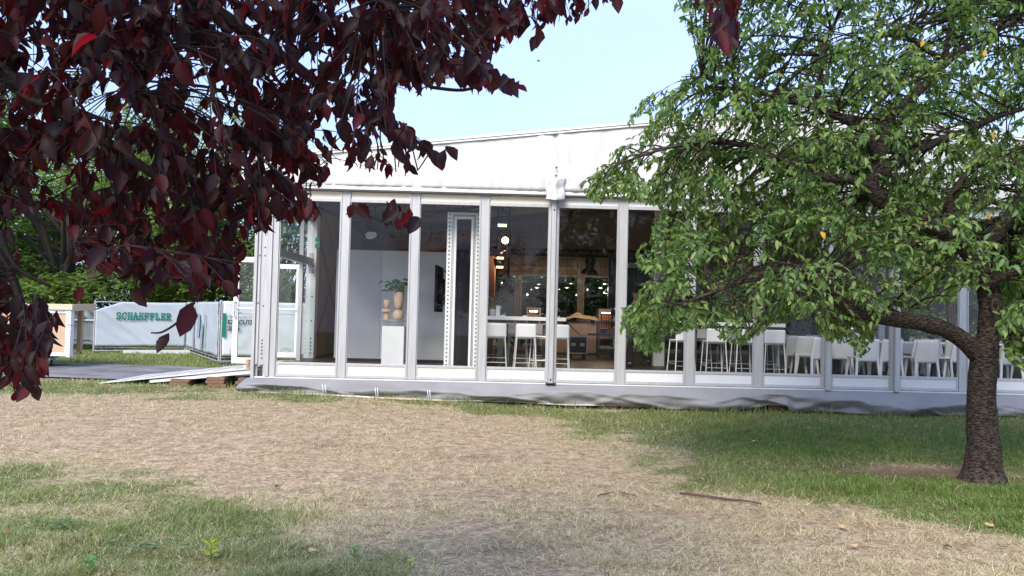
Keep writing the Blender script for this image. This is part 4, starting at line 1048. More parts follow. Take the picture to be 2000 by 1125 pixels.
# person behind the low branch
def skin_mesh(name, verts, edges, rad, mt, parent, sub=1, root=0):
    me = bpy.data.meshes.new(name); me.from_pydata(verts, edges, []); o = bpy.data.objects.new(name, me); COL.objects.link(o); o.parent = parent; me.materials.append(mt)
    q = o.modifiers.new('skin', 'SKIN'); q.use_smooth_shade = True
    for i, r in enumerate(rad): me.skin_vertices[0].data[i].radius = (r, r) if not hasattr(r, '__len__') else r
    me.skin_vertices[0].data[root].use_root = True
    s = o.modifiers.new('sub', 'SUBSURF'); s.levels = sub; s.render_levels = sub; return o
def person():
    Y = 18.4; t = thing('person', 'person in dark trousers and a red top walking behind the low cherry leaves', 'person', (at(1243, Y), Y, ZF), R(-75))
    # facing local -Y; mid stride
    V = [(0,0,.94),(0,0,1.10),(0,.01,1.28),(0,.02,1.44),(0,0,1.53),(0,-.02,1.60),(0,-.015,1.69),
         (.17,.02,1.42),(.23,.04,1.13),(.20,-.10,.92),(-.17,.02,1.42),(-.23,.06,1.13),(-.18,-.16,1.06),
         (.10,0,.90),(.11,-.20,.50),(.11,-.18,.08),(-.10,0,.90),(-.11,.10,.50),(-.11,.36,.12),
         (.11,-.30,.04),(-.11,.28,.03)]
    E = [(0,1),(1,2),(2,3),(3,4),(4,5),(5,6),(3,7),(7,8),(8,9),(3,10),(10,11),(11,12),(0,13),(13,14),(14,15),(0,16),(16,17),(17,18),(15,19),(18,20)]
    rd = [(.13,.10),(.12,.09),(.14,.10),(.12,.08),.055,(.075,.09),(.07,.085),.06,.045,.033,.06,.045,.033,.085,.06,.042,.085,.06,.042,.035,.035]
    for s, h, d in ((1, 9, Vector((-.03,-.25,-.95))), (-1, 12, Vector((.05,-.8,-.2)))):
        b = Vector(V[h]); d = d.normalized(); pal_ = len(V); V.append(tuple(b+d*.08)); E.append((h, pal_)); rd.append((.035,.02))
        sd_ = d.cross(Vector((0,0,1)) if abs(d.z) < .9 else Vector((1,0,0))).normalized()
        for i, ln in enumerate((.07,.08,.085,.075)):
            k = len(V); o_ = sd_*(-.03+.02*i); V += [tuple(b+d*.09+o_), tuple(b+d*(.09+ln*.6)+o_+Vector((0,-.005,0))), tuple(b+d*(.09+ln)+o_*1.05+Vector((0,-.02,0)))]; E += [(pal_, k),(k,k+1),(k+1,k+2)]; rd += [.010,.009,.008]
        k = len(V); V += [tuple(b+d*.04-sd_*.035), tuple(b+d*.08-sd_*.06)]; E += [(h, k),(k,k+1)]; rd += [.012,.009]
    skin_mesh('body', V, E, rd, M['skin'], t)
    tv_ = [V[i] for i in (0,13,14,15,16,17,18)]; skin_mesh('trousers', [(tv_[0][0],tv_[0][1],1.0)]+tv_[1:], [(0,1),(1,2),(2,3),(0,4),(4,5),(5,6)], [(.16,.125),.105,.08,.062,.105,.08,.062], M['cloth'], t)
    sv = [V[i] for i in (1,2,3,7,8,10,11)]; skin_mesh('shirt', sv, [(0,1),(1,2),(2,3),(3,4),(2,5),(5,6)], [(.145,.115),(.16,.12),(.135,.095),.075,.062,.075,.062], M['red'], t)
    for a, b in ((15,19),(18,20)): PT('shoe', MB().tube([Vector(V[a])+Vector((0,.05,-.045)), Vector(V[a])+Vector((0,-.05,-.03)), Vector(V[b])+Vector((0,-.06,0))], [.045,.05,.03], 10), 'cloth', t, True)
    PT('hair', MB().lathe([(.02,.12),(.07,.10),(.093,.04),(.09,-.02),(.06,-.07)], (0,.02,1.70), 16), 'hair', t, True)
    PT('nose', MB().tube([(0,-.09,1.66),(0,-.115,1.63),(0,-.10,1.615)], [.008,.013,.010], 8), 'skin', t, True)
    for s in (-1, 1): PT('eye', MB().lathe([(.0,-.012),(.011,0),(.0,.012)], (s*.032,-.095,1.665), 8), 'bolt', t, True); PT('ear', MB().lathe([(.0,-.03),(.018,0),(.0,.03)], (s*.082,0,1.645), 8), 'skin', t, True)
    PT('mouth', MB().box(-.022,.022,-.104,-.097,1.585,1.592), 'red', t)
person()

# exit signs
def exitsign(loc, rz, lab, sz=(.30,.16)):
    t = thing('exit_sign', lab, 'sign', loc, rz); w_, h_ = sz
    PT('plate', MB().box(-w_/2, w_/2, -.006, .006, -h_/2, h_/2), 'sign', t, bevel=.003)
    g = MB(); y = -.010; a = w_/.30
    g.box(-.12*a, -.06*a, y, y+.003, -.06*a, .06*a)                               # door
    g.tube([(-.02*a,y,-.05*a),(.0,y,-.01*a),(.02*a,y,.02*a),(.04*a,y,-.0),(.03*a,y,-.05*a)], .008*a, 5); g.lathe([(.012*a,-.002),(.012*a,.002)], (.025*a,y,.045*a), 10, 'y')
    g.tube([(.07*a,y,0),(.125*a,y,0)], .007*a, 5); g.tube([(.10*a,y,.03*a),(.125*a,y,0),(.10*a,y,-.03*a)], .007*a, 5)
    PT('pictogram', g, 'white', t); return t
q = W(573, 450, 15.6); exitsign((SX+.25, 15.6, q.z), R(35), 'green exit sign hanging above the open glass door')
MB_ = MB().tube([(SX+.25, 15.6, q.z+.08), (SX+.25, 15.6, 4.05)], .005, 5); o = MB_.build('hanger_rod', M['dark'], None); tag(o, 'thin rod holding the hanging green exit sign', 'rod')
q = W(620, 474, 18.72); exitsign((q.x, 18.735, q.z), 0, 'dark green exit sign on the white leg beside the door', (.11,.24))

# ------------------------------------------------------------------ fence banners with writing
def textmesh(txt, size, bold=0):
    c = bpy.data.curves.new('t', 'FONT'); c.body = txt; c.size = size; c.offset = bold; c.extrude = .002; c.resolution_u = 3
    o = bpy.data.objects.new('t', c); COL.objects.link(o); dg = bpy.context.evaluated_depsgraph_get()
    me = bpy.data.meshes.new_from_object(o.evaluated_get(dg)); bpy.data.objects.remove(o); bpy.data.curves.remove(c); return me
SLAB = {   # strokes on a 0..1 grid, thick stem t / slab serifs s
 'S': [[(.82,.70),(.82,.92)],[(.82,.86),(.62,.97),(.35,.97),(.16,.84),(.16,.66),(.30,.55),(.66,.46),(.84,.33),(.84,.17),(.64,.03),(.34,.03),(.14,.14)],[(.14,.06),(.14,.30)]],
 'C': [[(.86,.66),(.86,.94)],[(.86,.82),(.66,.97),(.40,.97),(.16,.78),(.12,.5),(.16,.22),(.40,.03),(.68,.03),(.90,.20)]],
 'H': [[(.2,0),(.2,1)],[(.8,0),(.8,1)],[(.2,.5),(.8,.5)],[(.04,.02),(.36,.02)],[(.64,.02),(.96,.02)],[(.04,.98),(.36,.98)],[(.64,.98),(.96,.98)]],
 'A': [[(.14,0),(.5,1)],[(.86,0),(.5,1)],[(.28,.34),(.72,.34)],[(.0,.02),(.30,.02)],[(.70,.02),(1,.02)],[(.3,.98),(.52,.98)]],
 'E': [[(.2,0),(.2,1)],[(.04,.02),(.86,.02)],[(.04,.98),(.84,.98)],[(.2,.5),(.6,.5)],[(.84,.02),(.84,.28)],[(.82,.98),(.82,.74)],[(.6,.38),(.6,.62)]],
 'F': [[(.2,0),(.2,1)],[(.04,.02),(.42,.02)],[(.04,.98),(.84,.98)],[(.2,.5),(.6,.5)],[(.82,.98),(.82,.74)],[(.6,.38),(.6,.62)]],
 'L': [[(.2,0),(.2,1)],[(.04,.02),(.86,.02)],[(.04,.98),(.38,.98)],[(.84,.02),(.84,.30)]],
 'R': [[(.2,0),(.2,1)],[(.04,.02),(.38,.02)],[(.04,.98),(.6,.98),(.80,.88),(.80,.62),(.6,.50),(.2,.5)],[(.5,.5),(.80,.02)],[(.74,.02),(.98,.02)]]}
def fence(lab, A, B, H, bmat, deco, sag=.0, cut=0.0):
    A, B = Vector(A), Vector(B); d = (B-A); Ln = d.length; u = d.normalized(); nrm = Vector((u.y, -u.x, 0))
    if nrm.y > 0: nrm = -nrm
    ang = math.atan2(u.y, u.x); t = thing('fence_panel', lab, 'fence', A, ang, group='banner fence panels')
    s = -1 if (Matrix.Rotation(ang, 3, 'Z') @ Vector((0,-1,0))).dot(nrm) > 0 else 1     # local y of the camera side
    f = MB(); f.tube([(0,0,0),(0,0,H+.02)], .021, 8); f.tube([(Ln,0,0),(Ln,0,H+.02)], .021, 8); f.tube([(0,0,.10),(Ln,0,.10)], .017, 8); f.tube([(0,0,H-.03),(Ln,0,H-.03)], .017, 8); f.tube([(0,0,.19),(Ln,0,.19)], .012, 6)
    for i in range(1, int(Ln/.6)): f.tube([(i*.6,0,.1),(i*.6,0,H-.03)], .006, 5)
    PT('frame', f, 'galv', t)
    for x in (0.05, Ln-.05): PT('foot', MB().box(x-.11, x+.11, -.30, .30, -.02, .09), 'dgrey', t, bevel=.01)
    def cloth(a, b):
        x = .02+a*(Ln-.04); top = H+.01-sag*math.sin(a*math.pi)*.5-cut*max(0, 1-a/.28)
        z = .24+b*(top-.24)-.03*(1-b)*mnoise.noise(Vector((x, 3, 1)))
        y = s*(.035+.03*mnoise.noise(Vector((x*1.1, z*1.1, Ln)))+.02*mnoise.noise(Vector((x*3+z*4, z*2, 2)))+.03*math.exp(-((x*.8+z-1.5)/.09)**2))
        return (x, y, z)
    PT('banner', MB().grid(cloth, 60, 20), bmat, t, True, solid=.003)
    deco(t, Ln, H, s, cloth); return t
def letters(word, x0, z0, wd, ht, gap, th, y):
    mb = MB(); x = x0
    for ch in word:
        for st in SLAB[ch]:
            for p, q in zip(st[:-1], st[1:]):
                vert = abs(p[0]-q[0])*wd < abs(p[1]-q[1])*ht; k = th if (vert or abs(p[0]-q[0]) < .5) else th*.75
                P = Vector((x+p[0]*wd, y, z0+p[1]*ht)); Q = Vector((x+q[0]*wd, y, z0+q[1]*ht)); e = (Q-P).normalized()*th*.3
                mb.beam(P-e, Q+e, k if False else .004, k, (0,0,1)) if not vert else mb.beam(P-e, Q+e, k, .004, (0,1,0))
        x += wd*(1+gap)
    return mb
def deco_a(t, Ln, H, s, cl):
    x0 = .40*(222-182)/(360-182)/.40*Ln; x1 = Ln*(330-182)/(360-182); n = 10; wd = (x1-x0)/(n*1.22)
    mb = letters('SCHAEFFLER', x0, .245+.38*(H-.24)+.30, wd, .205, .22, .040, s*.085); PT('lettering', mb, 'green', t)
GZf = .10
A0 = W(182, 690, 25.2); A0.z = GZf; A1 = W(361, 690, 26.5); A1.z = GZf; B1 = W(427, 690, 21.5); B1.z = GZf+.02; C0 = W(431, 690, 21.3); C0.z = GZf+.02; C1 = W(640, 690, 22.6); C1.z = GZf
fence('grey banner fence panel reading SCHAEFFLER in green letters', A0, A1, 1.62, M['banner'], deco_a, .06, .30)
def deco_b(t, Ln, H, s, cl):
    def strip(x0, x1, z0, z1, mt, wob, nm):
        mb = MB(); mb.grid(lambda a, b: (x0+(x1-x0)*a+wob*math.sin(b*7+x0*9)*.5, s*.078+0*a, z0+(z1-z0)*b), 3, 14); PT(nm, mb, mt, t, solid=.002)
    strip(Ln*.44, Ln*.52, .62, 1.30, 'bluep', .10, 'figure_print'); strip(Ln*.30, Ln*.34, .28, 1.5, 'greyp', .10, 'figure_print'); strip(Ln*.56, Ln*.60, .28, 1.05, 'greyp', .14, 'figure_print'); strip(Ln*.66, Ln*.675, .35, 1.3, 'green', .05, 'figure_print')
fence('grey banner fence panel with faint standing figures, running toward the camera', A1+Vector((.06,-.02,0)), B1, 1.64, M['banner'], deco_b)
def deco_c(t, Ln, H, s, cl):
    y = s*.09
    PT('green_bar', MB().box(.0, .085, y-.002, y+.002, .72, 1.34), 'green', t)
    for txt, sz, x, z, mt, bd in (('Welcome to the', .12, .14, 1.22, 'greyp', .001), ('EXECUTIVE', .155, .13, 1.06, 'dkgreen', .006), ('2025', .155, .13, .90, 'dkgreen', .006)):
        me = textmesh(txt, sz, bd); me.materials.clear(); me.materials.append(M[mt]); o = bpy.data.objects.new('lettering', me); COL.objects.link(o); o.parent = t
        o.rotation_euler = (R(90), 0, 0 if s < 0 else R(180)); o.location = (x, y, z)
    l = MB()
    for pts in ([(.2,.30),(.2,.42),(.34,.42),(.34,.48),(.52,.48),(.56,.62),(.66,.72),(.80,.74),(.92,.66),(.95,.30)], [(1.0,.30),(1.0,.42),(1.1,.52),(1.24,.52),(1.32,.42),(1.32,.30)], [(1.5,.30),(1.5,.40),(1.62,.46),(1.75,.40),(1.75,.30)]):
        l.tube([(a, y, b) for a, b in pts], .005, 4)
    PT('skyline_drawing', l, 'greyp', t)
fence('white banner fence panel with a green bar and EXECUTIVE lettering seen past the open door', C0, C1, 1.64, M['bannerw'], deco_c)
# white lath lying along the foot of the first fence
o = MB().cbox((0,0,0), (1.9, .06, .13)).build('white_board', M['kick'], None, bevel=.004); p = W(308, 690, 25.6); o.location = (p.x, 25.55, GZf+.08); o.rotation_euler = (0,0,math.atan2(A1.y-A0.y, A1.x-A0.x)); tag(o, 'white board lying along the foot of the grey banner fence', 'board')

# ------------------------------------------------------------------ framed board on its dolly, container
def dolly():
    Y = 19.0; x0, x1 = at(-40, Y), at(103, Y); g = GZ(x1, Y)+.03
    t = thing('dolly', 'blue wheeled dolly carrying the framed wooden board', 'dolly', ((x0+x1)/2, Y, g)); w2 = (x1-x0)/2
    PT('platform', MB().box(-w2, w2, -.28, .35, .19, .25), 'blue', t, bevel=.008)
    for sx in (-w2+.1, w2-.1):
        for sy in (-.2, .26):
            c = PT('castor', MB().box(sx-.035, sx+.035, sy-.03, sy+.04, .09, .189).lathe([(.035,-.025),(.035,.025)], (sx, sy, .07), 12, 'x'), 'galv', t)
            q = MB().lathe([(.07,-.02),(.075,0),(.07,.02)], (sx, sy, .075), 18, 'x'); o = PT('wheel', q, 'rubber', t); o.parent = c
    PT('strap', MB().box(-w2-.01, -w2+.3, -.285, -.281, .15, .3), 'blue', t)
    return g+.25, Y
zt, Y = dolly()
def board():
    x0, x1 = at(-60, Y), at(145, Y); z0 = zt+.0; z1 = W(100, 603, Y).z-.02; cx = (x0+x1)/2; w2 = (x1-x0)/2; h = z1-z0
    t = thing('framed_board', 'upright tan board in a white perforated frame standing on the blue dolly', 'board', (cx, Y, z0))
    PT('board', MB().box(-w2+.10, w2-.12, -.10, -.06, .08, h-.08), 'ply', t)
    f = MB(); f.box(-w2, w2-.08, -.13, -.05, .0, .078); f.box(-w2, w2-.08, -.13, -.05, h-.078, h); f.box(-w2, -w2+.098, -.13, -.05, .079, h-.079); f.box(w2-.118, w2-.08, -.13, -.05, .079, h-.079); PT('frame', f, 'white', t, bevel=.004)
    PT('perforated_upright', MB().box(w2-.078, w2, -.14, .02, -.02, h), 'white', t, bevel=.003)
    g = MB()
    for i in range(int(h/.068)):
        for x in (w2-.055, w2-.022): g.lathe([(.009,-.146),(.009,-.139)], (x, 0, .04+i*.068), 8, 'y')
    for i in range(5): g.lathe([(.009,-.136),(.009,-.129)], (w2-.17-i*.05, 0, h-.04), 8, 'y')
    PT('hole_pattern', g, 'bolt', t)
    PT('red_tape', MB().box(w2-.08, w2+.002, -.144, .022, h*.66, h*.66+.012), mat('red_tape', (.5,.02,.06), .5), t)
    PT('back_support', MB().box(-w2, -w2+.1, .9, 1.0, -.0, h-.01).box(w2-.35, w2-.25, .85, .95, 0, h-.01).box(-w2, w2-.25, .02, .9, 0, .05), 'ply', t)
    q = thing('wooden_tray', 'pale timber frame lying across the top of the framed board', 'tray', (cx, Y, z1+.004)); xx = at(171, Y+.6)-cx
    PT('front_rail', MB().box(-w2-.1, w2+.04, -.18, -.14, 0, .13), 'palew', q, bevel=.004)
    PT('side_rail', MB().poly([(w2, -.139, -.02), (w2+.05, -.139, -.02), (xx+.02, .95, .0), (xx-.03, .95, .0)], (0,0,.15)), 'palew', q, bevel=.004)
    PT('back_rail', MB().box(-w2-.1, xx-.04, .955, .99, .0, .13), 'palew', q, bevel=.004)
    PT('panel', MB().poly([(-w2-.1, -.138, .03), (w2-.01, -.138, .03), (xx-.04, .95, .03), (-w2-.1, .95, .03)], (0,0,.02)), 'ply', q)
board()
def container():
    Yc = 26.5; x0, x1 = at(132, Yc), at(192, Yc); g = GZ(-12, Yc); t = thing('waste_container', 'dark grey wheeled waste container with a rounded lid between crate and banner', 'container', ((x0+x1)/2, Yc+.4, g)); w2 = (x1-x0)/2+.25
    PT('body', MB().poly([(-w2, -.42, .18), (w2, -.42, .18), (w2+.06, -.5, .92), (-w2-.06, -.5, .92)], (0, .9, 0)), 'bin', t, bevel=.03)
    r = MB(); r.box(-w2-.1, w2+.1, -.56, .5, .925, .99); PT('rim', r, mat('bin_rim', (.36,.38,.41), .45), t, bevel=.02)
    PT('lid', MB().lathe([(.36,-.42),(.38,0),(.36,.42)], (.05, 0, .98), 22, 'y'), 'bin', t, True)
    rb = MB()
    for x in (-w2*.5, 0, w2*.5): rb.box(x-.04, x+.04, -.50, -.47, .3, .8)
    rb.box(-w2-.03, w2+.03, -.49, -.45, .34, .39); PT('ribs', rb, 'bin', t)
    for x in (-w2+.12, w2-.12): PT('wheel', MB().lathe([(.09,-.03),(.09,.03)], (x, -.3, .09), 16, 'x'), 'rubber', t); 
container()

# ------------------------------------------------------------------ bits on the lawn
def ground_at(px, py):
    y = 8.0
    for _ in range(30):
        p = W(px, py, y); y += (GZ(p.x, y)-p.z)/(p.z-CAMZ)*y*.9; y = min(max(y, 3.5), 30)
    return W(px, py, y)
def litter(px, py, lab, s=.06, mt='dryleaf', rz=0, name='fallen_leaf', cat='leaf'):
    p = ground_at(px, py); mb = MB()
    def f(u, v):
        w_ = math.sin(math.pi*min(1, u*1.02))**.8*.32
        return ((u-.5)*s, (v-.5)*2*w_*s, .006+s*(.30*(v-.5)**2+.22*(u-.4)**2)+.004*math.sin(u*9+px))
    mb.grid(f, 10, 6); o = mb.build(name, M[mt], None, True, solid=.0012); o.location = p+Vector((0,0,.02)); o.rotation_euler = (.15, .1, rz); tag(o, lab, cat, 'fallen leaves on the lawn')
for a in ((1472, 866, 'yellow fallen leaf on green grass left of the long row of dark shade', .09), (1536, 869, 'pale fallen leaf on green grass, right of the largest yellow one'), (1313, 921, 'yellow fallen leaf at the left edge of the green patch', .07),
          (1645, 1036, 'yellow-orange fallen leaf where green grass meets straw', .08), (1665, 1074, 'pale yellow fallen leaf in straw below the green patch', .085), (1850, 1074, 'brown fallen leaf in straw at lower right', .06),
          (1932, 1032, 'large pale fallen leaf at the right edge of the lawn', .09), (1404, 902, 'reddish fallen leaf on the green patch', .08), (540, 955, 'small reddish leaf in the dry grass at left', .05), (1580, 976, 'brown fallen leaf in the green patch near the long stick', .05), (610, 1083, 'greyish fallen leaf right of the yellow-green seedling', .07)):
    litter(a[0], a[1], a[2], a[3] if len(a) > 3 else .06, rz=a[0]*.37, mt='dryleaf' if 'red' not in a[2] and 'brown' not in a[2] else 'stick')
litter(10, 1046, 'pink leaf lying in green grass at the far left', .05, 'petal', .3)
def stick(px0, py0, px1, py1, lab, r=.009, sag=.01):
    a, b = ground_at(px0, py0), ground_at(px1, py1); n = 9; pts = []
    for i in range(n):
        f = i/(n-1); p = a.lerp(b, f); p.z = GZ(p.x, p.y)+.022; p += Vector((0, .03*math.sin(f*3.1)+.006*math.sin(f*17), .004*math.sin(f*9))); pts.append(p)
    o = MB().tube(pts, [r*(1.15-.5*i/n) for i in range(n)], 6).build('stick', M['stick'], None, True); tag(o, lab, 'stick', 'sticks on the lawn')
stick(1327, 968, 1487, 989, 'long dark curved stick on the lawn between straw and green grass', .011)
stick(1168, 973, 1200, 967, 'short dark twig in the straw, left of its neighbour', .006); stick(1214, 968, 1243, 974, 'short dark twig in the straw, pointing at the long stick', .006)
def clod(px, py, s, lab):
    p = ground_at(px, py); mb = MB()
    def f(u, v):
        a = u*2*math.pi; r = s*(1-v)*(1+.25*mnoise.noise(Vector((math.cos(a)*2, math.sin(a)*2, 1)))); 
        return (r*math.cos(a), r*math.sin(a)*.8, s*.42*(1-(1-v)**2)*(1+.5*mnoise.noise(Vector((math.cos(a)*3*r/s, math.sin(a)*3*r/s, 5))))-.01)
    mb.grid(f, 30, 10); o = mb.build('soil_clod', M['soil'], None, True); o.location = p; tag(o, lab, 'soil')
clod(1160, 826, .11, 'small dark molehill on the lawn in front of the skirt')
def seedling(px, py, lab, s, cols, n=14, seed=1, wide=.5):
    p = ground_at(px, py); t = thing('weed', lab, 'plant', p); rng = np.random.default_rng(seed)
    k = np.linspace(.25, 1, n); az = np.arange(n)*2.4
    P = np.stack([np.cos(az)*.006, np.sin(az)*.006, k*s], 1)+np.array([p]); T = np.stack([np.cos(az), np.sin(az), .25+.5*k], 1); N = np.stack([-np.cos(az)*.3, -np.sin(az)*.3, np.ones(n)], 1)
    leaves('foliage', P, T, N, s*(.42+.25*rng.random(n)), s*wide*.5*(.7+.5*rng.random(n)), pal(rng, n, cols, .15), M['plant'], t, rng=rng)
    PT('stem', MB().tube([(0,0,-.01),(.004,0,s*.6),(0,.003,s)], .003, 5), mat('weed_stem', (.12,.16,.04), .6), t)
seedling(410, 1098, 'bright yellow-green seedling standing in the grass', .13, [(.38,.42,.04),(.30,.38,.04)], 14, 2)
seedling(800, 1118, 'small yellow-green seedling at the bottom edge of the lawn', .07, [(.38,.42,.04)], 9, 3)
seedling(175, 1122, 'broad-leaved green weed at the bottom left edge', .08, [(.06,.20,.04)], 7, 4, .9)
seedling(690, 1095, 'small bright green weed left of the bare soil', .08, [(.07,.22,.04)], 9, 5)
def clover(px, py, rad, lab, seed):
    p = ground_at(px, py); rng = np.random.default_rng(seed); n = 110; a = rng.random(n)*6.28; r = rad*rng.random(n)*1.3
    x = p.x+r*np.cos(a)*1.5; y = p.y+r*np.sin(a); P = np.stack([x, y, gh(x, y)+.025+.03*rng.random(n)], 1); az = rng.random(n)*6.28
    T = np.stack([np.cos(az), np.sin(az), .1+.3*rng.random(n)], 1); N = np.stack([0*az, 0*az-.1, np.ones(n)], 1)
    t = thing('clover_patch', lab, 'plant', p); leaves('foliage', P, T, N, .022+.02*rng.random(n), .016+.012*rng.random(n), pal(rng, n, [(.09,.17,.05),(.12,.20,.07),(.07,.14,.045)], .25), M['plant'], t, rng=rng)
clover(110, 1035, .16, 'low patch of bluish-green weeds at the far left of the lawn', 1); clover(290, 1075, .18, 'low patch of bluish-green weeds left of the yellow-green seedling', 2)
# thin white rods, laths and straps in front of the skirt
for i, (px, py, lab) in enumerate(((637, 766, 'first thin white rod from the left in front of the skirt'), (642, 766, 'second thin white rod from the left, over the blue strap'), (740, 771, 'thin white rod left one of the pair at the orange lath'), (744, 771, 'thin white rod right one of the pair at the orange lath'), (842, 780, 'thin white rod left one of the rightmost pair'), (846, 780, 'thin white rod right one of the rightmost pair'))):
    x = X(px, 14.36); g = GZ(x, 14.36); o = MB().tube([(0,0,-.03),(-.012,0,.10),(-.025 if i % 2 else -.03,0,.195)], .006, 6).build('marker_rod', M['white'], None, True); o.location = (x, 14.36, g); tag(o, lab, 'rod', 'thin white rods at the skirt')
for a, b, mt, lab in ((600, 734, 'hem', 'pale lath on the ground along the left part of the skirt'), (738, 868, 'palew', 'orange-tinted lath on the ground in front of the skirt')):
    xa, xb = X(a, 14.38), X(b, 14.38); o = MB().beam((xa, 14.38, GZ(xa, 14.38)+.02), (xb, 14.42, GZ(xb, 14.42)+.02), .03, .025).build('lath', M[mt], None); tag(o, lab, 'lath')
for px, l_, lab in ((650, .18, 'blue strap lying at the foot of the skirt beside white rods'), (728, .06, 'short blue strap end lying left of the orange lath')):
    x = X(px, 14.33); mb = MB().grid(lambda u, v: ((u-.5)*l_, (v-.5)*.03, .03+.012*math.sin(u*7)), 12, 2); o = mb.build('strap', M['blue'], None, solid=.003); o.location = (x, 14.33, GZ(x, 14.33)+.01); tag(o, lab, 'strap')
# flying insect against the sky
p = W(1051, 119, 3.2); t = thing('insect', 'tiny dark insect flying against the blue sky', 'insect', p, .3)
PT('body', MB().lathe([(.0005,-.006),(.0022,-.003),(.0018,.0),(.0025,.004),(.0005,.008)], (0,0,0), 10, 'x'), 'dark', t, True)
for s in (-1, 1): PT('wing', MB().add([(-.001,0,.001),(.002,s*.007,.004),(.005,s*.008,.004),(.003,0,.001)], [(0,1,2,3)]), 'dgrey', t, solid=.0003)

# ------------------------------------------------------------------ the two near trees
def px_skel(chains):
    """chains of (px, py, depth, radius) -> world points"""
    return [[(W(a, b, y), r) for a, b, y, r in c] for c in chains]
def smooth_chain(c, k=4):
    P = [v for v, _ in c]; Rr = [r for _, r in c]; o = []; q = []
    for i in range(len(P)-1):
        p0, p1, p2, p3 = P[max(0,i-1)], P[i], P[i+1], P[min(len(P)-1,i+2)]
        for j in range(k):
            t = j/k; o.append(.5*((2*p1)+(p2-p0)*t+(2*p0-5*p1+4*p2-p3)*t*t+(3*p1-p0-3*p2+p3)*t**3)); q.append(Rr[i]+(Rr[i+1]-Rr[i])*t)
    o.append(P[-1]); q.append(Rr[-1]); return o, q
def rough_tube(pts, rad, n, amp, seed):
    mb = MB(); mb.tube(pts, rad, n)
    for i, v in enumerate(mb.v):
        k = min(i//n, len(pts)-1); c = Vector(pts[k]); d = Vector(v)-c
        s = 1+amp*mnoise.noise(Vector((v[0]*7+seed, v[1]*7, v[2]*4)))+amp*.5*mnoise.noise(Vector((v[0]*22, v[1]*22, v[2]*14)))
        mb.v[i] = tuple(c+d*s)
    return mb
HOLES = [[(40,78),(92,78),(105,130),(48,142)], [(160,148),(216,150),(222,228),(165,226)], [(285,140),(348,138),(350,178),(288,172)], [(398,128),(452,160),(484,238),(398,236),(352,205)], [(214,12),(248,20),(248,50),(212,46)], [(-20,150),(46,150),(40,195),(-20,205)], [(20,395),(76,425),(135,440),(135,525),(60,530),(28,470)], [(85,318),(140,320),(120,395),(52,390)], [(180,320),(230,340),(225,385),(185,375)], [(260,290),(300,300),(300,350),(262,345)], [(560,105),(608,110),(606,130),(566,128)], [(610,155),(630,160),(626,185),(606,180)], [(690,235),(725,230),(722,262),(690,258)], [(540,220),(575,235),(560,262),(536,250)]]
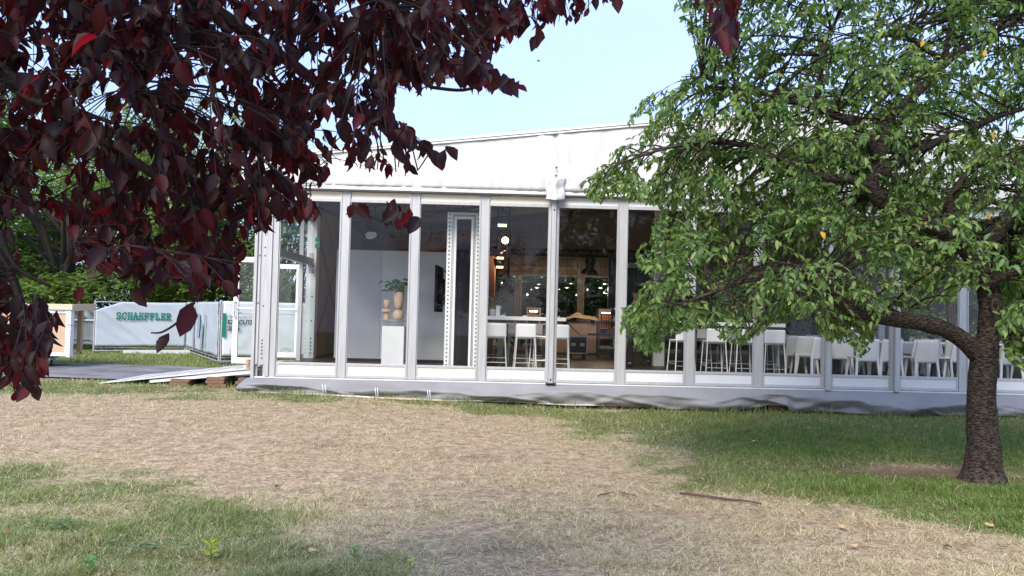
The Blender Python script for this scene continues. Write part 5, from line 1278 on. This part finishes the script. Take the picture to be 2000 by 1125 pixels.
def crown(tree, rng, polys, skel_pts, nodes_n, depth_fn, twig_per, leaf_per, twig_len, Lr, wr, cols, lmat, bmat, out_dir, droop, margin_polys=None, node_r=.016, spread=.28, rag=0., up=None, clip=True, down=.55, ragn=.5):
    allp = np.array([p for poly, _ in polys for p in poly]); lo, hi = allp.min(0), allp.max(0)
    nodes = []
    areas = []
    for poly, wgt in polys:
        q = np.array(poly); a = .5*abs(np.sum(q[:,0]*np.roll(q[:,1],-1)-np.roll(q[:,0],-1)*q[:,1])); areas.append(a*wgt)
    tot = sum(areas)
    for (poly, wgt), a in zip(polys, areas):
        k = max(2, int(nodes_n*a/tot)); q = np.array(poly); l0, h0 = q.min(0), q.max(0); got = []
        while len(got) < k:
            c = l0+(h0-l0)*rng.random((k*3, 2)); got += list(c[inpoly(c, poly)])
        nodes += got[:k]
    nodes = np.array(nodes); Yd = depth_fn(nodes, rng); NP = Wn(nodes[:,0], nodes[:,1], Yd)
    if up is not None: NP[:,2] = np.maximum(NP[:,2], up)
    SK = np.array([list(p) for p, r in skel_pts]); br = MB()
    P, T, N = [], [], []
    for i in range(len(NP)):
        d = np.linalg.norm(SK-NP[i], axis=1)+.35*np.maximum(0, SK[:,2]-NP[i,2]-2); j = int(np.argmin(d)); a = Vector(SK[j]); b = Vector(NP[i]); L_ = (b-a).length
        mid = a.lerp(b, .5)+Vector((rng.normal()*.06, rng.normal()*.06, .10+.04*rng.random()))*L_
        r0 = min(node_r*(.5+.35*L_), skel_pts[j][1]*.8)
        cpts, crad = smooth_chain([(a, r0), (mid, r0*.6), (b, min(.0045, r0*.5))], 4); br.tube(cpts, crad, 5, cap=False)
        bd = (b-mid).normalized()
        for _ in range(twig_per):
            st = cpts[int(rng.integers(len(cpts)//2, len(cpts)))]
            dv = Vector(bd)*.8+Vector(out_dir)*.4+Vector((rng.normal()*spread*2.2, rng.normal()*spread*2.2, rng.normal()*spread*1.3)); dv.normalize()
            ln = twig_len*(.6+.8*rng.random()); pts = []
            for q in range(6):
                f = q/5; pts.append(st+dv*ln*f+Vector((0,0,-droop*ln*f*f)))
            br.tube(pts, [min(.0042, node_r*.35)*(1-.6*q/5) for q in range(6)], 4, cap=False)
            n_ = int(leaf_per*(.7+.6*rng.random()))
            for q in range(n_):
                f = .15+.85*(q+rng.random()*.6)/n_; x = min(4.999, f*5); k = int(x); p = pts[k].lerp(pts[k+1], x-k)
                td = (pts[k+1]-pts[k]).normalized(); side = Vector((rng.normal(), rng.normal(), rng.normal()*.5)); side.normalize()
                t_ = td*.45+side*.65+Vector((0,0,-down*(.4+1.1*rng.random())))
                nn = Vector((rng.normal()*ragn, rng.normal()*ragn-.25, 1.0))
                P.append(p); T.append(t_); N.append(nn)
    P = np.array([list(p) for p in P]); T = unit(np.array([list(p) for p in T])); N = np.array([list(p) for p in N])
    n = len(P); Ln = Lr[0]+(Lr[1]-Lr[0])*rng.random(n)**1.3; Wd = Ln*(wr[0]+(wr[1]-wr[0])*rng.random(n))
    if clip:
        ok = np.zeros(n, bool); c = PX(P+T*(Ln*.8)[:,None]); c2 = PX(P)
        infr = (c[:,0] > -60) & (c[:,0] < 2060) & (c[:,1] > -60) & (c[:,1] < 1185)
        for poly, _ in polys: ok |= inpoly(c, poly) & inpoly(c2*.6+c*.4, poly)
        if ragn > .7:
            for hp in HOLES: ok &= ~(inpoly(c*.5+c2*.5, hp) & (rng.random(n) < .85))
        ok |= ~infr & (PX(P)[:,1] < 0)
        P, T, N, Ln, Wd = P[ok], T[ok], N[ok], Ln[ok], Wd[ok]; n = len(P)
    leaves('crown', P, T, N, Ln, Wd, pal(rng, n, cols, .3), lmat, tree, rng=rng, ragged=rag, fold=.34 if ragn > .7 else .24, droop=.32 if ragn > .7 else .22)
    if clip:      # keep only twig faces whose place is inside the crown outline
        c = PX(np.array(br.v)); okv = np.zeros(len(c), bool)
        for poly, _ in polys: okv |= inpoly(c, poly)
        okv |= (c[:,1] < 0) | (c[:,0] > 2000) | (c[:,0] < 0)
        br.f = [f for f in br.f if all(okv[i] for i in f)]
    br.build('twigs', bmat, tree)
    return n

def cherry():
    rng = np.random.default_rng(21); base = ground_at(1922, 938); bp = tuple(base)
    t = thing('cherry_tree', 'cherry tree with ringed bark and a wide leafy crown at the right of the lawn', 'tree', base)
    b = base.y
    trunk = [(1920, 955, b, .29), (1921, 932, b, .212), (1921, 905, b, .178), (1920, 860, b, .156), (1918, 800, b, .140), (1918, 750, b, .130), (1922, 705, b, .130), (1929, 660, b, .104), (1932, 620, b, .106), (1934, 585, b, .114), (1920, 540, b, .104), (1892, 490, b-.05, .098), (1852, 455, b-.1, .094), (1800, 432, b-.15, .092), (1750, 412, b-.2, .084), (1722, 392, b-.2, .076)]
    chains = px_skel([trunk])
    pts, rad = smooth_chain(chains[0], 9); mb = rough_tube(pts, rad, 40, .075, 1)
    # root flare and bark swellings
    for i, v in enumerate(mb.v):
        k = min(i//40, len(pts)-1); c = Vector(pts[k]); d = Vector(v)-c; a = math.atan2(d.y, d.x); hgt = max(0, v[2]-base.z)
        s = 1+.18*math.exp(-hgt/.16)*(.5+.5*math.sin(a*4+1))+.05*math.exp(-((hgt-1.36)/.10)**2)+.04*math.exp(-((hgt-1.1)/.05)**2)+.035*math.sin(a*7+hgt*2)*math.exp(-hgt/.7)+.025*abs(mnoise.noise(Vector((a*2, hgt*14, 3))))
        mb.v[i] = tuple(c+d*s)
    mb.build('trunk', M['bark'], t, True)
    low = [(1910, 692, b, .10), (1885, 668, b-.05, .09), (1850, 645, b-.1, .088), (1800, 630, b-.2, .085), (1740, 622, b-.35, .080), (1690, 612, b-.45, .078), (1650, 595, b-.55, .066), (1618, 560, b-.6, .06), (1580, 542, b-.7, .05), (1530, 525, b-.8, .04), (1480, 540, b-.9, .03), (1420, 560, b-1.0, .022), (1340, 590, b-1.1, .014), (1260, 610, b-1.2, .008)]
    up1 = [(1722, 392, b-.2, .09), (1700, 366, b-.2, .075), (1714, 325, b-.2, .064), (1724, 270, b-.2, .062), (1738, 228, b-.15, .055), (1790, 182, b-.1, .048), (1840, 130, b, .042), (1880, 98, b, .034), (1950, 60, b+.2, .022), (2030, 10, b+.3, .012)]
    up2 = [(1700, 366, b-.2, .07), (1660, 350, b-.3, .05), (1600, 345, b-.4, .045), (1540, 320, b-.5, .04), (1470, 290, b-.6, .03), (1400, 275, b-.7, .022), (1300, 290, b-.9, .014), (1210, 320, b-1.0, .008)]
    up3 = [(1716, 320, b-.2, .055), (1690, 262, b-.4, .045), (1640, 228, b-.5, .042), (1580, 206, b-.5, .036), (1510, 186, b-.6, .03), (1440, 170, b-.6, .02), (1370, 150, b-.7, .010)]
    up4 = [(1592, 210, b-.5, .03), (1602, 150, b-.5, .028), (1612, 80, b-.5, .022), (1640, 20, b-.5, .018), (1650, -80, b-.4, .012)]
    up5 = [(1722, 340, b-.2, .05), (1770, 305, b, .045), (1830, 278, b+.2, .04), (1890, 252, b+.3, .032), (1960, 225, b+.5, .022), (2080, 190, b+.8, .012)]
    up6 = [(1846, 125, b, .032), (1852, 70, b, .026), (1870, -20, b+.1, .02), (1880, -140, b+.1, .012)]
    up7 = [(1846, 118, b-.05, .03), (1800, 92, b-.1, .024), (1765, 70, b-.2, .016), (1690, 75, b-.3, .01)]
    up8 = [(1905, 505, b, .09), (1960, 440, b+.3, .07), (2010, 360, b+.5, .06), (2080, 250, b+.7, .04), (2140, 80, b+.9, .025)]
    up9 = [(1868, 470, b-.1, .05), (1855, 400, b-.2, .042), (1872, 362, b-.25, .036), (1900, 330, b-.3, .03), (1960, 300, b-.4, .024), (2040, 275, b-.6, .014)]
    up10 = [(1918, 560, b-.1, .05), (1990, 530, b-.4, .04), (2070, 540, b-.7, .02)]
    lo2 = [(1618, 560, b-.6, .045), (1560, 575, b-.5, .03), (1500, 590, b-.4, .02), (1400, 620, b-.4, .01)]
    cs = px_skel([low, up1, up2, up3, up4, up5, up6, up7, up8, up9, up10, lo2]); skel = []
    for i, c in enumerate(cs):
        p, r = smooth_chain(c, 5); rough_tube(p, r, 12, .06, i*3+5).build('limb', M['bark'], t, True); skel += list(zip(p[3:], r[3:]))
    # healed knot on the trunk
    q = W(1943, 597, b-.16); k = MB()
    ring = [q+Vector((.034*math.cos(a), -.012+.01*math.cos(a)**2, .058*math.sin(a))) for a in [i*2*math.pi/20 for i in range(21)]]; k.tube(ring, .011, 7); k.build('knot', M['barkb'], t, True)
    polyA = [(1300,-420),(2350,-420),(2350,640),(2040,735),(1975,712),(1985,640),(1965,610),(1950,580),(1905,575),(1880,560),(1860,600),(1830,590),(1800,610),(1740,612),(1690,640),(1650,640),(1600,605),(1560,622),(1500,640),(1440,640),(1370,640),(1310,655),(1260,650),(1222,640),(1235,600),(1250,560),(1240,500),(1262,460),(1290,405),(1240,395),(1190,390),(1150,372),(1185,305),(1215,285),(1208,245),(1260,190),(1320,160),(1362,110),(1350,75),(1315,20),(1340,-60)]
    polyB = [(1210,600),(1260,585),(1300,610),(1295,690),(1262,692),(1235,680),(1222,650),(1205,655),(1215,630)]
    polyC = [(1395,640),(1500,630),(1490,650),(1450,675),(1430,672),(1400,660)]
    polyD = [(1600,600),(1720,620),(1700,690),(1680,700),(1660,675),(1620,670),(1590,640)]
    polyE = [(1930,600),(2050,600),(2050,740),(1990,720),(1965,700)]
    polyF = [(1125,365),(1200,300),(1230,330),(1180,400),(1150,390)]
    def dfn(n, rng):
        # crown is a flattened dome: deeper in its middle, one near and one far side
        dx = np.clip(np.abs(n[:,0]-1750)/650, 0, 1); half = 1.9*np.sqrt(1-dx**2*.75)
        u = rng.random(len(n)); near = rng.random(len(n)) < .17
        return b-.25-.9*dx*(n[:,0] < 1750)+half*np.where(near, -u*.9, u*1.25)
    cols = [(.105,.17,.05),(.14,.21,.06),(.075,.135,.05),(.175,.235,.08),(.095,.155,.07),(.10,.175,.055)]
    n = crown(t, rng, [(polyA, 1), (polyB, 1.5), (polyC, 1.5), (polyD, 1.3), (polyE, 1.2), (polyF, 1.2)], skel, 1400, dfn, 6, 12, .36, (.048, .098), (.38, .50), cols, M['leaf'], M['bark'], (-.15, -.1, -.05), .30, down=.30, ragn=.45)
    print('cherry leaves', n)
    # a few turned leaves
    yp = [(1808, 432), (1781, 84), (1803, 78), (1925, 96), (1935, 258), (1602, 452), (1932, 415)]
    P = np.array([list(W(a, c, b-1.5-.3*(i % 3))) for i, (a, c) in enumerate(yp)]); m = len(yp)
    leaves('yellow_leaves', P, np.stack([rng.normal(size=m)*.4, rng.normal(size=m)*.3, -np.ones(m)], 1), np.stack([np.zeros(m), -np.ones(m), .4*np.ones(m)], 1), .055+.02*rng.random(m), .03+.01*rng.random(m), pal(rng, m, [(.55,.32,.05)], .2), M['leaf'], t, rng=rng)
cherry()

def plum():
    rng = np.random.default_rng(8); bx, by = -3.3, 1.3
    t = thing('plum_tree', 'dark purple-leaved plum tree overhanging the top left of the view', 'tree', (bx, by, 0))
    tr = [(Vector((bx, by, -.05)), .20), (Vector((bx+.03, by, .5)), .16), (Vector((bx+.1, by+.05, 1.2)), .14), (Vector((bx+.2, by+.1, 2.0)), .12), (Vector((bx+.45, by+.25, 2.9)), .10), (Vector((bx+.9, by+.5, 3.6)), .08)]
    p, r = smooth_chain(tr, 5); rough_tube(p, r, 16, .07, 2).build('trunk', M['barkp'], t, True)
    V_ = Vector
    ch = [[(V_((bx+.9,by+.5,3.6)), .07), (V_((-1.4,2.2,3.7)), .055), (V_((-.5,2.6,3.55)), .04), (V_((.3,2.8,3.3)), .028), (V_((.9,2.9,3.1)), .018), (V_((1.25,2.9,2.95)), .01)],
          [(V_((bx+.45,by+.25,2.9)), .06), (V_((-2.0,2.2,2.9)), .05), (V_((-1.3,2.6,2.75)), .035), (V_((-.8,2.8,2.5)), .022), (V_((-.45,2.9,2.25)), .012)],
          [(V_((bx+.2,by+.1,2.0)), .05), (V_((-2.5,2.0,2.2)), .04), (V_((-2.0,2.4,2.05)), .028), (V_((-1.6,2.6,1.8)), .016), (V_((-1.45,2.6,1.5)), .008)],
          [(V_((-1.4,2.2,3.7)), .05), (V_((-.9,2.2,3.2)), .035), (V_((-.6,2.3,2.8)), .022), (V_((-.35,2.4,2.5)), .010)],
          [(V_((-2.0,2.2,2.9)), .04), (V_((-1.6,2.3,2.4)), .03), (V_((-1.2,2.5,2.1)), .018), (V_((-.9,2.6,1.9)), .01)],
          [(V_((-.5,2.6,3.55)), .03), (V_((-.2,2.5,3.1)), .02), (V_((.05,2.5,2.8)), .01)]]
    # visible thin branches traced through the gaps
    for c in ([(-20,135,2.4,.014),(60,195,2.4,.011),(130,210,2.4,.009),(220,240,2.4,.006)], [(0,380,2.3,.006),(60,420,2.3,.005),(115,455,2.3,.004)], [(270,30,2.2,.016),(285,110,2.2,.013),(268,180,2.2,.01)], [(0,450,2.2,.009),(30,520,2.2,.006),(100,560,2.2,.004)], [(380,590,2.3,.004),(352,625,2.3,.0035),(318,648,2.3,.003),(295,650,2.3,.002)], [(70,575,2.1,.006),(68,640,2.1,.005),(65,690,2.1,.004),(75,735,2.1,.003),(72,752,2.1,.002)], [(-20,590,2.2,.007),(20,650,2.2,.005),(55,690,2.2,.004)], [(840,170,2.6,.006),(905,176,2.6,.005),(960,160,2.6,.004),(1000,165,2.6,.003)], [(1408,-30,2.8,.007),(1412,40,2.8,.004),(1410,60,2.8,.002)], [(270,535,2.3,.004),(262,570,2.3,.003)]):
        ch.append([(W(a, b_, y), r_) for a, b_, y, r_ in c])
    skel = []
    for i, c in enumerate(ch):
        p, r = smooth_chain(c, 5); rough_tube(p, r, 10, .05, i).build('branch', M['barkp'], t, True)
        if i < 6 or c[0][1] > .008: skel += list(zip(p, r))
    A = [(-420,-380),(1235,-380),(1210,8),(1150,26),(1115,52),(1060,46),(1075,85),(1045,100),(1012,75),(965,108),(940,130),(1035,170),(1020,190),(985,185),(905,170),(880,150),(820,186),(775,172),(758,222),(850,290),(895,310),(882,335),(835,318),(800,350),(745,342),(690,332),(655,312),(640,350),(605,388),(655,420),(595,432),(545,440),(515,468),(478,470),(468,578),(440,572),(420,555),(385,594),(360,555),(305,560),(285,600),(262,560),(205,534),(148,505),(132,440),(95,415),(60,405),(35,420),(0,440),(-200,430)]
    Bq = [(-240,430),(20,445),(42,520),(28,565),(90,595),(132,632),(112,668),(92,700),(98,732),(70,742),(30,752),(-10,765),(-240,740)]
    Cq = [(25,745),(72,740),(80,782),(50,770),(28,790)]
    Dq = [(678,395),(728,398),(726,428),(700,420),(680,425)]
    Eq = [(742,400),(770,395),(818,430),(812,448),(785,452),(750,440)]
    Fq = [(1318,-120),(1452,-120),(1448,12),(1440,40),(1380,14),(1340,8)]
    Gq = [(1380,20),(1440,20),(1448,80),(1420,112),(1400,88),(1382,82)]
    def dfn(n, rng): return 1.95+1.45*rng.random(len(n))
    cols = [(.013,.007,.011),(.016,.006,.009),(.011,.008,.012),(.020,.006,.008),(.040,.006,.010),(.022,.011,.008),(.012,.008,.012)]
    n = crown(t, rng, [(A, 1), (Bq, 1.2), (Cq, 2), (Dq, 2), (Eq, 2), (Fq, 1.0), (Gq, 1.8)], skel, 760, dfn, 3, 7, .19, (.030, .072), (.46, .60), cols, M['plum'], M['barkp'], (.15, .05, -.35), .25, node_r=.0055, spread=.22, rag=.35, down=.8, ragn=.8)
    print('plum leaves', n)
    # unseen rest of its crown overhead, added to shade the leaves in view
    m = 5200; P = np.stack([-3.6+4.6*rng.random(m), -1.2+3.9*rng.random(m), 2.95+1.15*rng.random(m)], 1); P[:,2] += .25*np.maximum(0, P[:,1]-1.2)
    cl = fbm(P[:,0], P[:,1], 1.3, 3); ok = (cl > .40); P = P[ok]; m = len(P)
    T = np.stack([rng.normal(size=m), rng.normal(size=m), -.8*np.ones(m)], 1); N = np.stack([rng.normal(size=m)*.6, rng.normal(size=m)*.6, np.ones(m)], 1); Ln = .05+.045*rng.random(m)
    leaves('unseen_shade_crown', P, T, N, Ln, Ln*.55, pal(rng, m, cols, .3), M['plum'], t, rng=rng)
    # single leaves that hang clear of the mass
    one = [(375,590,352,658,.062),(330,650,305,690,.062),(870,285,893,313,.05),(845,292,862,332,.055),(62,752,30,785,.05),(68,752,75,782,.05),(690,398,682,425,.045),(700,398,722,428,.05),(760,408,755,445,.05),(780,415,812,447,.055),(775,425,783,450,.04),(1405,52,1418,108,.055),(1400,55,1388,82,.04),(1412,55,1442,92,.05),(1050,70,1038,100,.04),(1000,168,1030,178,.04),(262,560,286,600,.05),(1205,-5,1208,25,.04),(160,560,150,590,.03),(470,565,455,580,.03)]
    P = np.array([list(W(a, b_, 2.25+.07*(i % 5))) for i, (a, b_, c, d, l) in enumerate(one)]); Q = np.array([list(W(c, d, 2.22+.07*(i % 5))) for i, (a, b_, c, d, l) in enumerate(one)]); m = len(one)
    Ln = np.linalg.norm(Q-P, axis=1); nn = rng.normal(size=(m, 3))*.4+np.array([[0,-1,.3]])
    leaves('hanging_leaves', P, Q-P, nn, Ln, Ln*.5, pal(rng, m, cols[3:], .25), M['plum'], t, rng=rng, ragged=.3, droop=.06)
plum()

# ------------------------------------------------------------------ trees behind
def bgtree(name, lab, px, Y, H, rad, zc, cnt, ls, cols, seed, tr=.22, blobs=34, sparse=.5, squash=1.0, limbs=True, group='trees behind the marquee and fence', bl=(.8, 1.5)):
    rng = np.random.default_rng(seed); x = X(px, Y); g = GZ(x, Y); t = thing(name, lab, 'tree', (x, Y, g), group=group)
    tp = [(Vector((x, Y, g-.1)), tr*1.5), (Vector((x+.05, Y, g+.5)), tr), (Vector((x+rng.normal()*.2, Y, g+zc*.5)), tr*.8), (Vector((x+rng.normal()*.5, Y+rng.normal()*.3, g+zc)), tr*.5), (Vector((x+rng.normal()*.5, Y, g+H*.85)), tr*.15)]
    p, r = smooth_chain(tp, 5); rough_tube(p, r, 10, .08, seed).build('trunk', M['barkb'], t, True)
    C = []
    for i in range(blobs):
        while True:
            q = rng.random(3)*2-1
            if .25 < (q**2).sum() < 1: break
        C.append((x+q[0]*rad, Y+q[1]*rad*.8, g+zc+q[2]*(H-zc)*squash if q[2] > 0 else g+zc+q[2]*(zc-.9)))
    C = np.array(C); br = MB()
    if limbs:
        for i in range(0, blobs):
            e = Vector(C[i]); k = int(rng.integers(len(p)//5, len(p)*4//5)); a = p[k]
            if a.z > e.z: a = p[max(2, k//2)]
            mid = a.lerp(e, .5)+Vector((rng.normal()*.2, rng.normal()*.2, .35)); q, s = smooth_chain([(a, tr*.32), (mid, tr*.2), (e, .02)], 4); br.tube(q, s, 5, cap=False)
        br.build('limbs', M['barkb'], t, True)
    k = rng.integers(0, blobs, cnt); br_ = bl[0]+(bl[1]-bl[0])*rng.random(blobs)
    d = unit(rng.normal(size=(cnt, 3))); rr = br_[k]*(1-sparse*rng.random(cnt)**1.5); d[:,2] *= .62
    P = C[k]+d*rr[:,None]; P[:,2] = np.maximum(P[:,2], g+.15)
    az = rng.random(cnt)*6.28; T = np.stack([np.cos(az), np.sin(az), -.9*rng.random(cnt)], 1)+d*.5; N = np.stack([rng.normal(size=cnt)*.5, rng.normal(size=cnt)*.5-.3, np.ones(cnt)], 1)
    Ln = ls*(.6+.8*rng.random(cnt)); tint = (.75+.5*rng.random(blobs))[k][:,None]
    rhomb('crown', P, T, N, Ln, Ln*.5, pal(rng, cnt, cols, .3)*tint, M['leafb'], t); return t
G1 = [(.115,.20,.045),(.16,.245,.06),(.08,.155,.035),(.19,.26,.08)]
G2 = [(.20,.27,.10),(.25,.31,.13),(.16,.22,.08)]
G3 = [(.05,.10,.025),(.07,.13,.03),(.035,.08,.02)]
bgtree('broadleaf_tree', 'bright green broad tree with low spreading limbs behind the framed board', 118, 29, 9.5, 5.4, 4.2, 26000, .20, G1, 31, .34, 46)
bgtree('broadleaf_tree', 'pale feathery tree against the sky between plum leaves and marquee', 400, 33, 10.5, 3.8, 6.5, 11000, .17, G2, 32, .18, 40, .9, bl=(.6,1.2))
bgtree('broadleaf_tree', 'tall green tree at the far left edge behind the plum leaves', -90, 31, 12, 4.8, 6, 18000, .21, G1, 33, .3, 42)
bgtree('bushy_tree', 'dense low tree behind the banner lettering', 290, 34, 7.2, 4.6, 3.2, 16000, .20, G1, 34, .22, 40)
bgtree('bushy_tree', 'dense low tree behind the white banner panel', 470, 30.5, 7.6, 3.6, 3.4, 15000, .19, G1, 35, .2, 36)
bgtree('broadleaf_tree', 'feathery tree top rising just left of the marquee roof', 560, 36, 9.0, 3.4, 5, 9000, .18, G2, 36, .18, 34, .9, bl=(.6,1.2))
bgtree('bushy_tree', 'dense bush tree far left behind the dolly', -10, 36, 6.5, 5.5, 3, 15000, .22, G1, 37, .22, 40)
for i, (px, hh) in enumerate(((730, 6.8), (880, 7.2), (1010, 7.0), (1130, 7.4), (1250, 7.0), (1380, 7.4))):
    bgtree('bushy_tree', ('dark tree seen through the back glass, %s' % ('behind the grey partition', 'behind the perforated frame', 'behind the left bar table', 'behind the drinks fridges', 'behind the dark display', 'behind the right bar table')[i]), px, 31+(i % 2)*1.5, hh, 2.9, 3.0, 9000, .21, G3, 40+i, .2, 30)
for i, (px, hh, Y) in enumerate(((1520, 7.5, 33), (1690, 13.0, 32), (1850, 12.0, 36), (2020, 13.5, 33), (1600, 6.0, 36), (1780, 5.5, 35), (1930, 5.5, 36), (2120, 9, 30))):
    bgtree('broadleaf_tree', ('tree behind the right half of the marquee, %s' % ('left of the third main leg', 'tallest, above the fork of the cherry', 'behind the upper right cherry crown', 'at the right edge of the photo', 'low one left of the long dining table', 'low one behind the potted plants', 'low one behind the cherry trunk', 'partly out of the right edge')[i]), px, Y, hh, 3.6, hh*.5, 11000, .22, G1 if i < 4 else G2, 60+i, .24, 34, .8)
for px, lab in ((1335, 'low dark shrub behind the back glass left of the bar stools'), (1440, 'low dark shrub behind the back glass behind the bar stools'), (1550, 'low dark shrub behind the back glass right of the bar stools')):
    bgtree('shrub', lab, px, 29, 2.6, 1.9, 1.1, 6000, .16, G3, px, .06, 22, .6, group='shrubs behind the back glass', bl=(.5,.9))
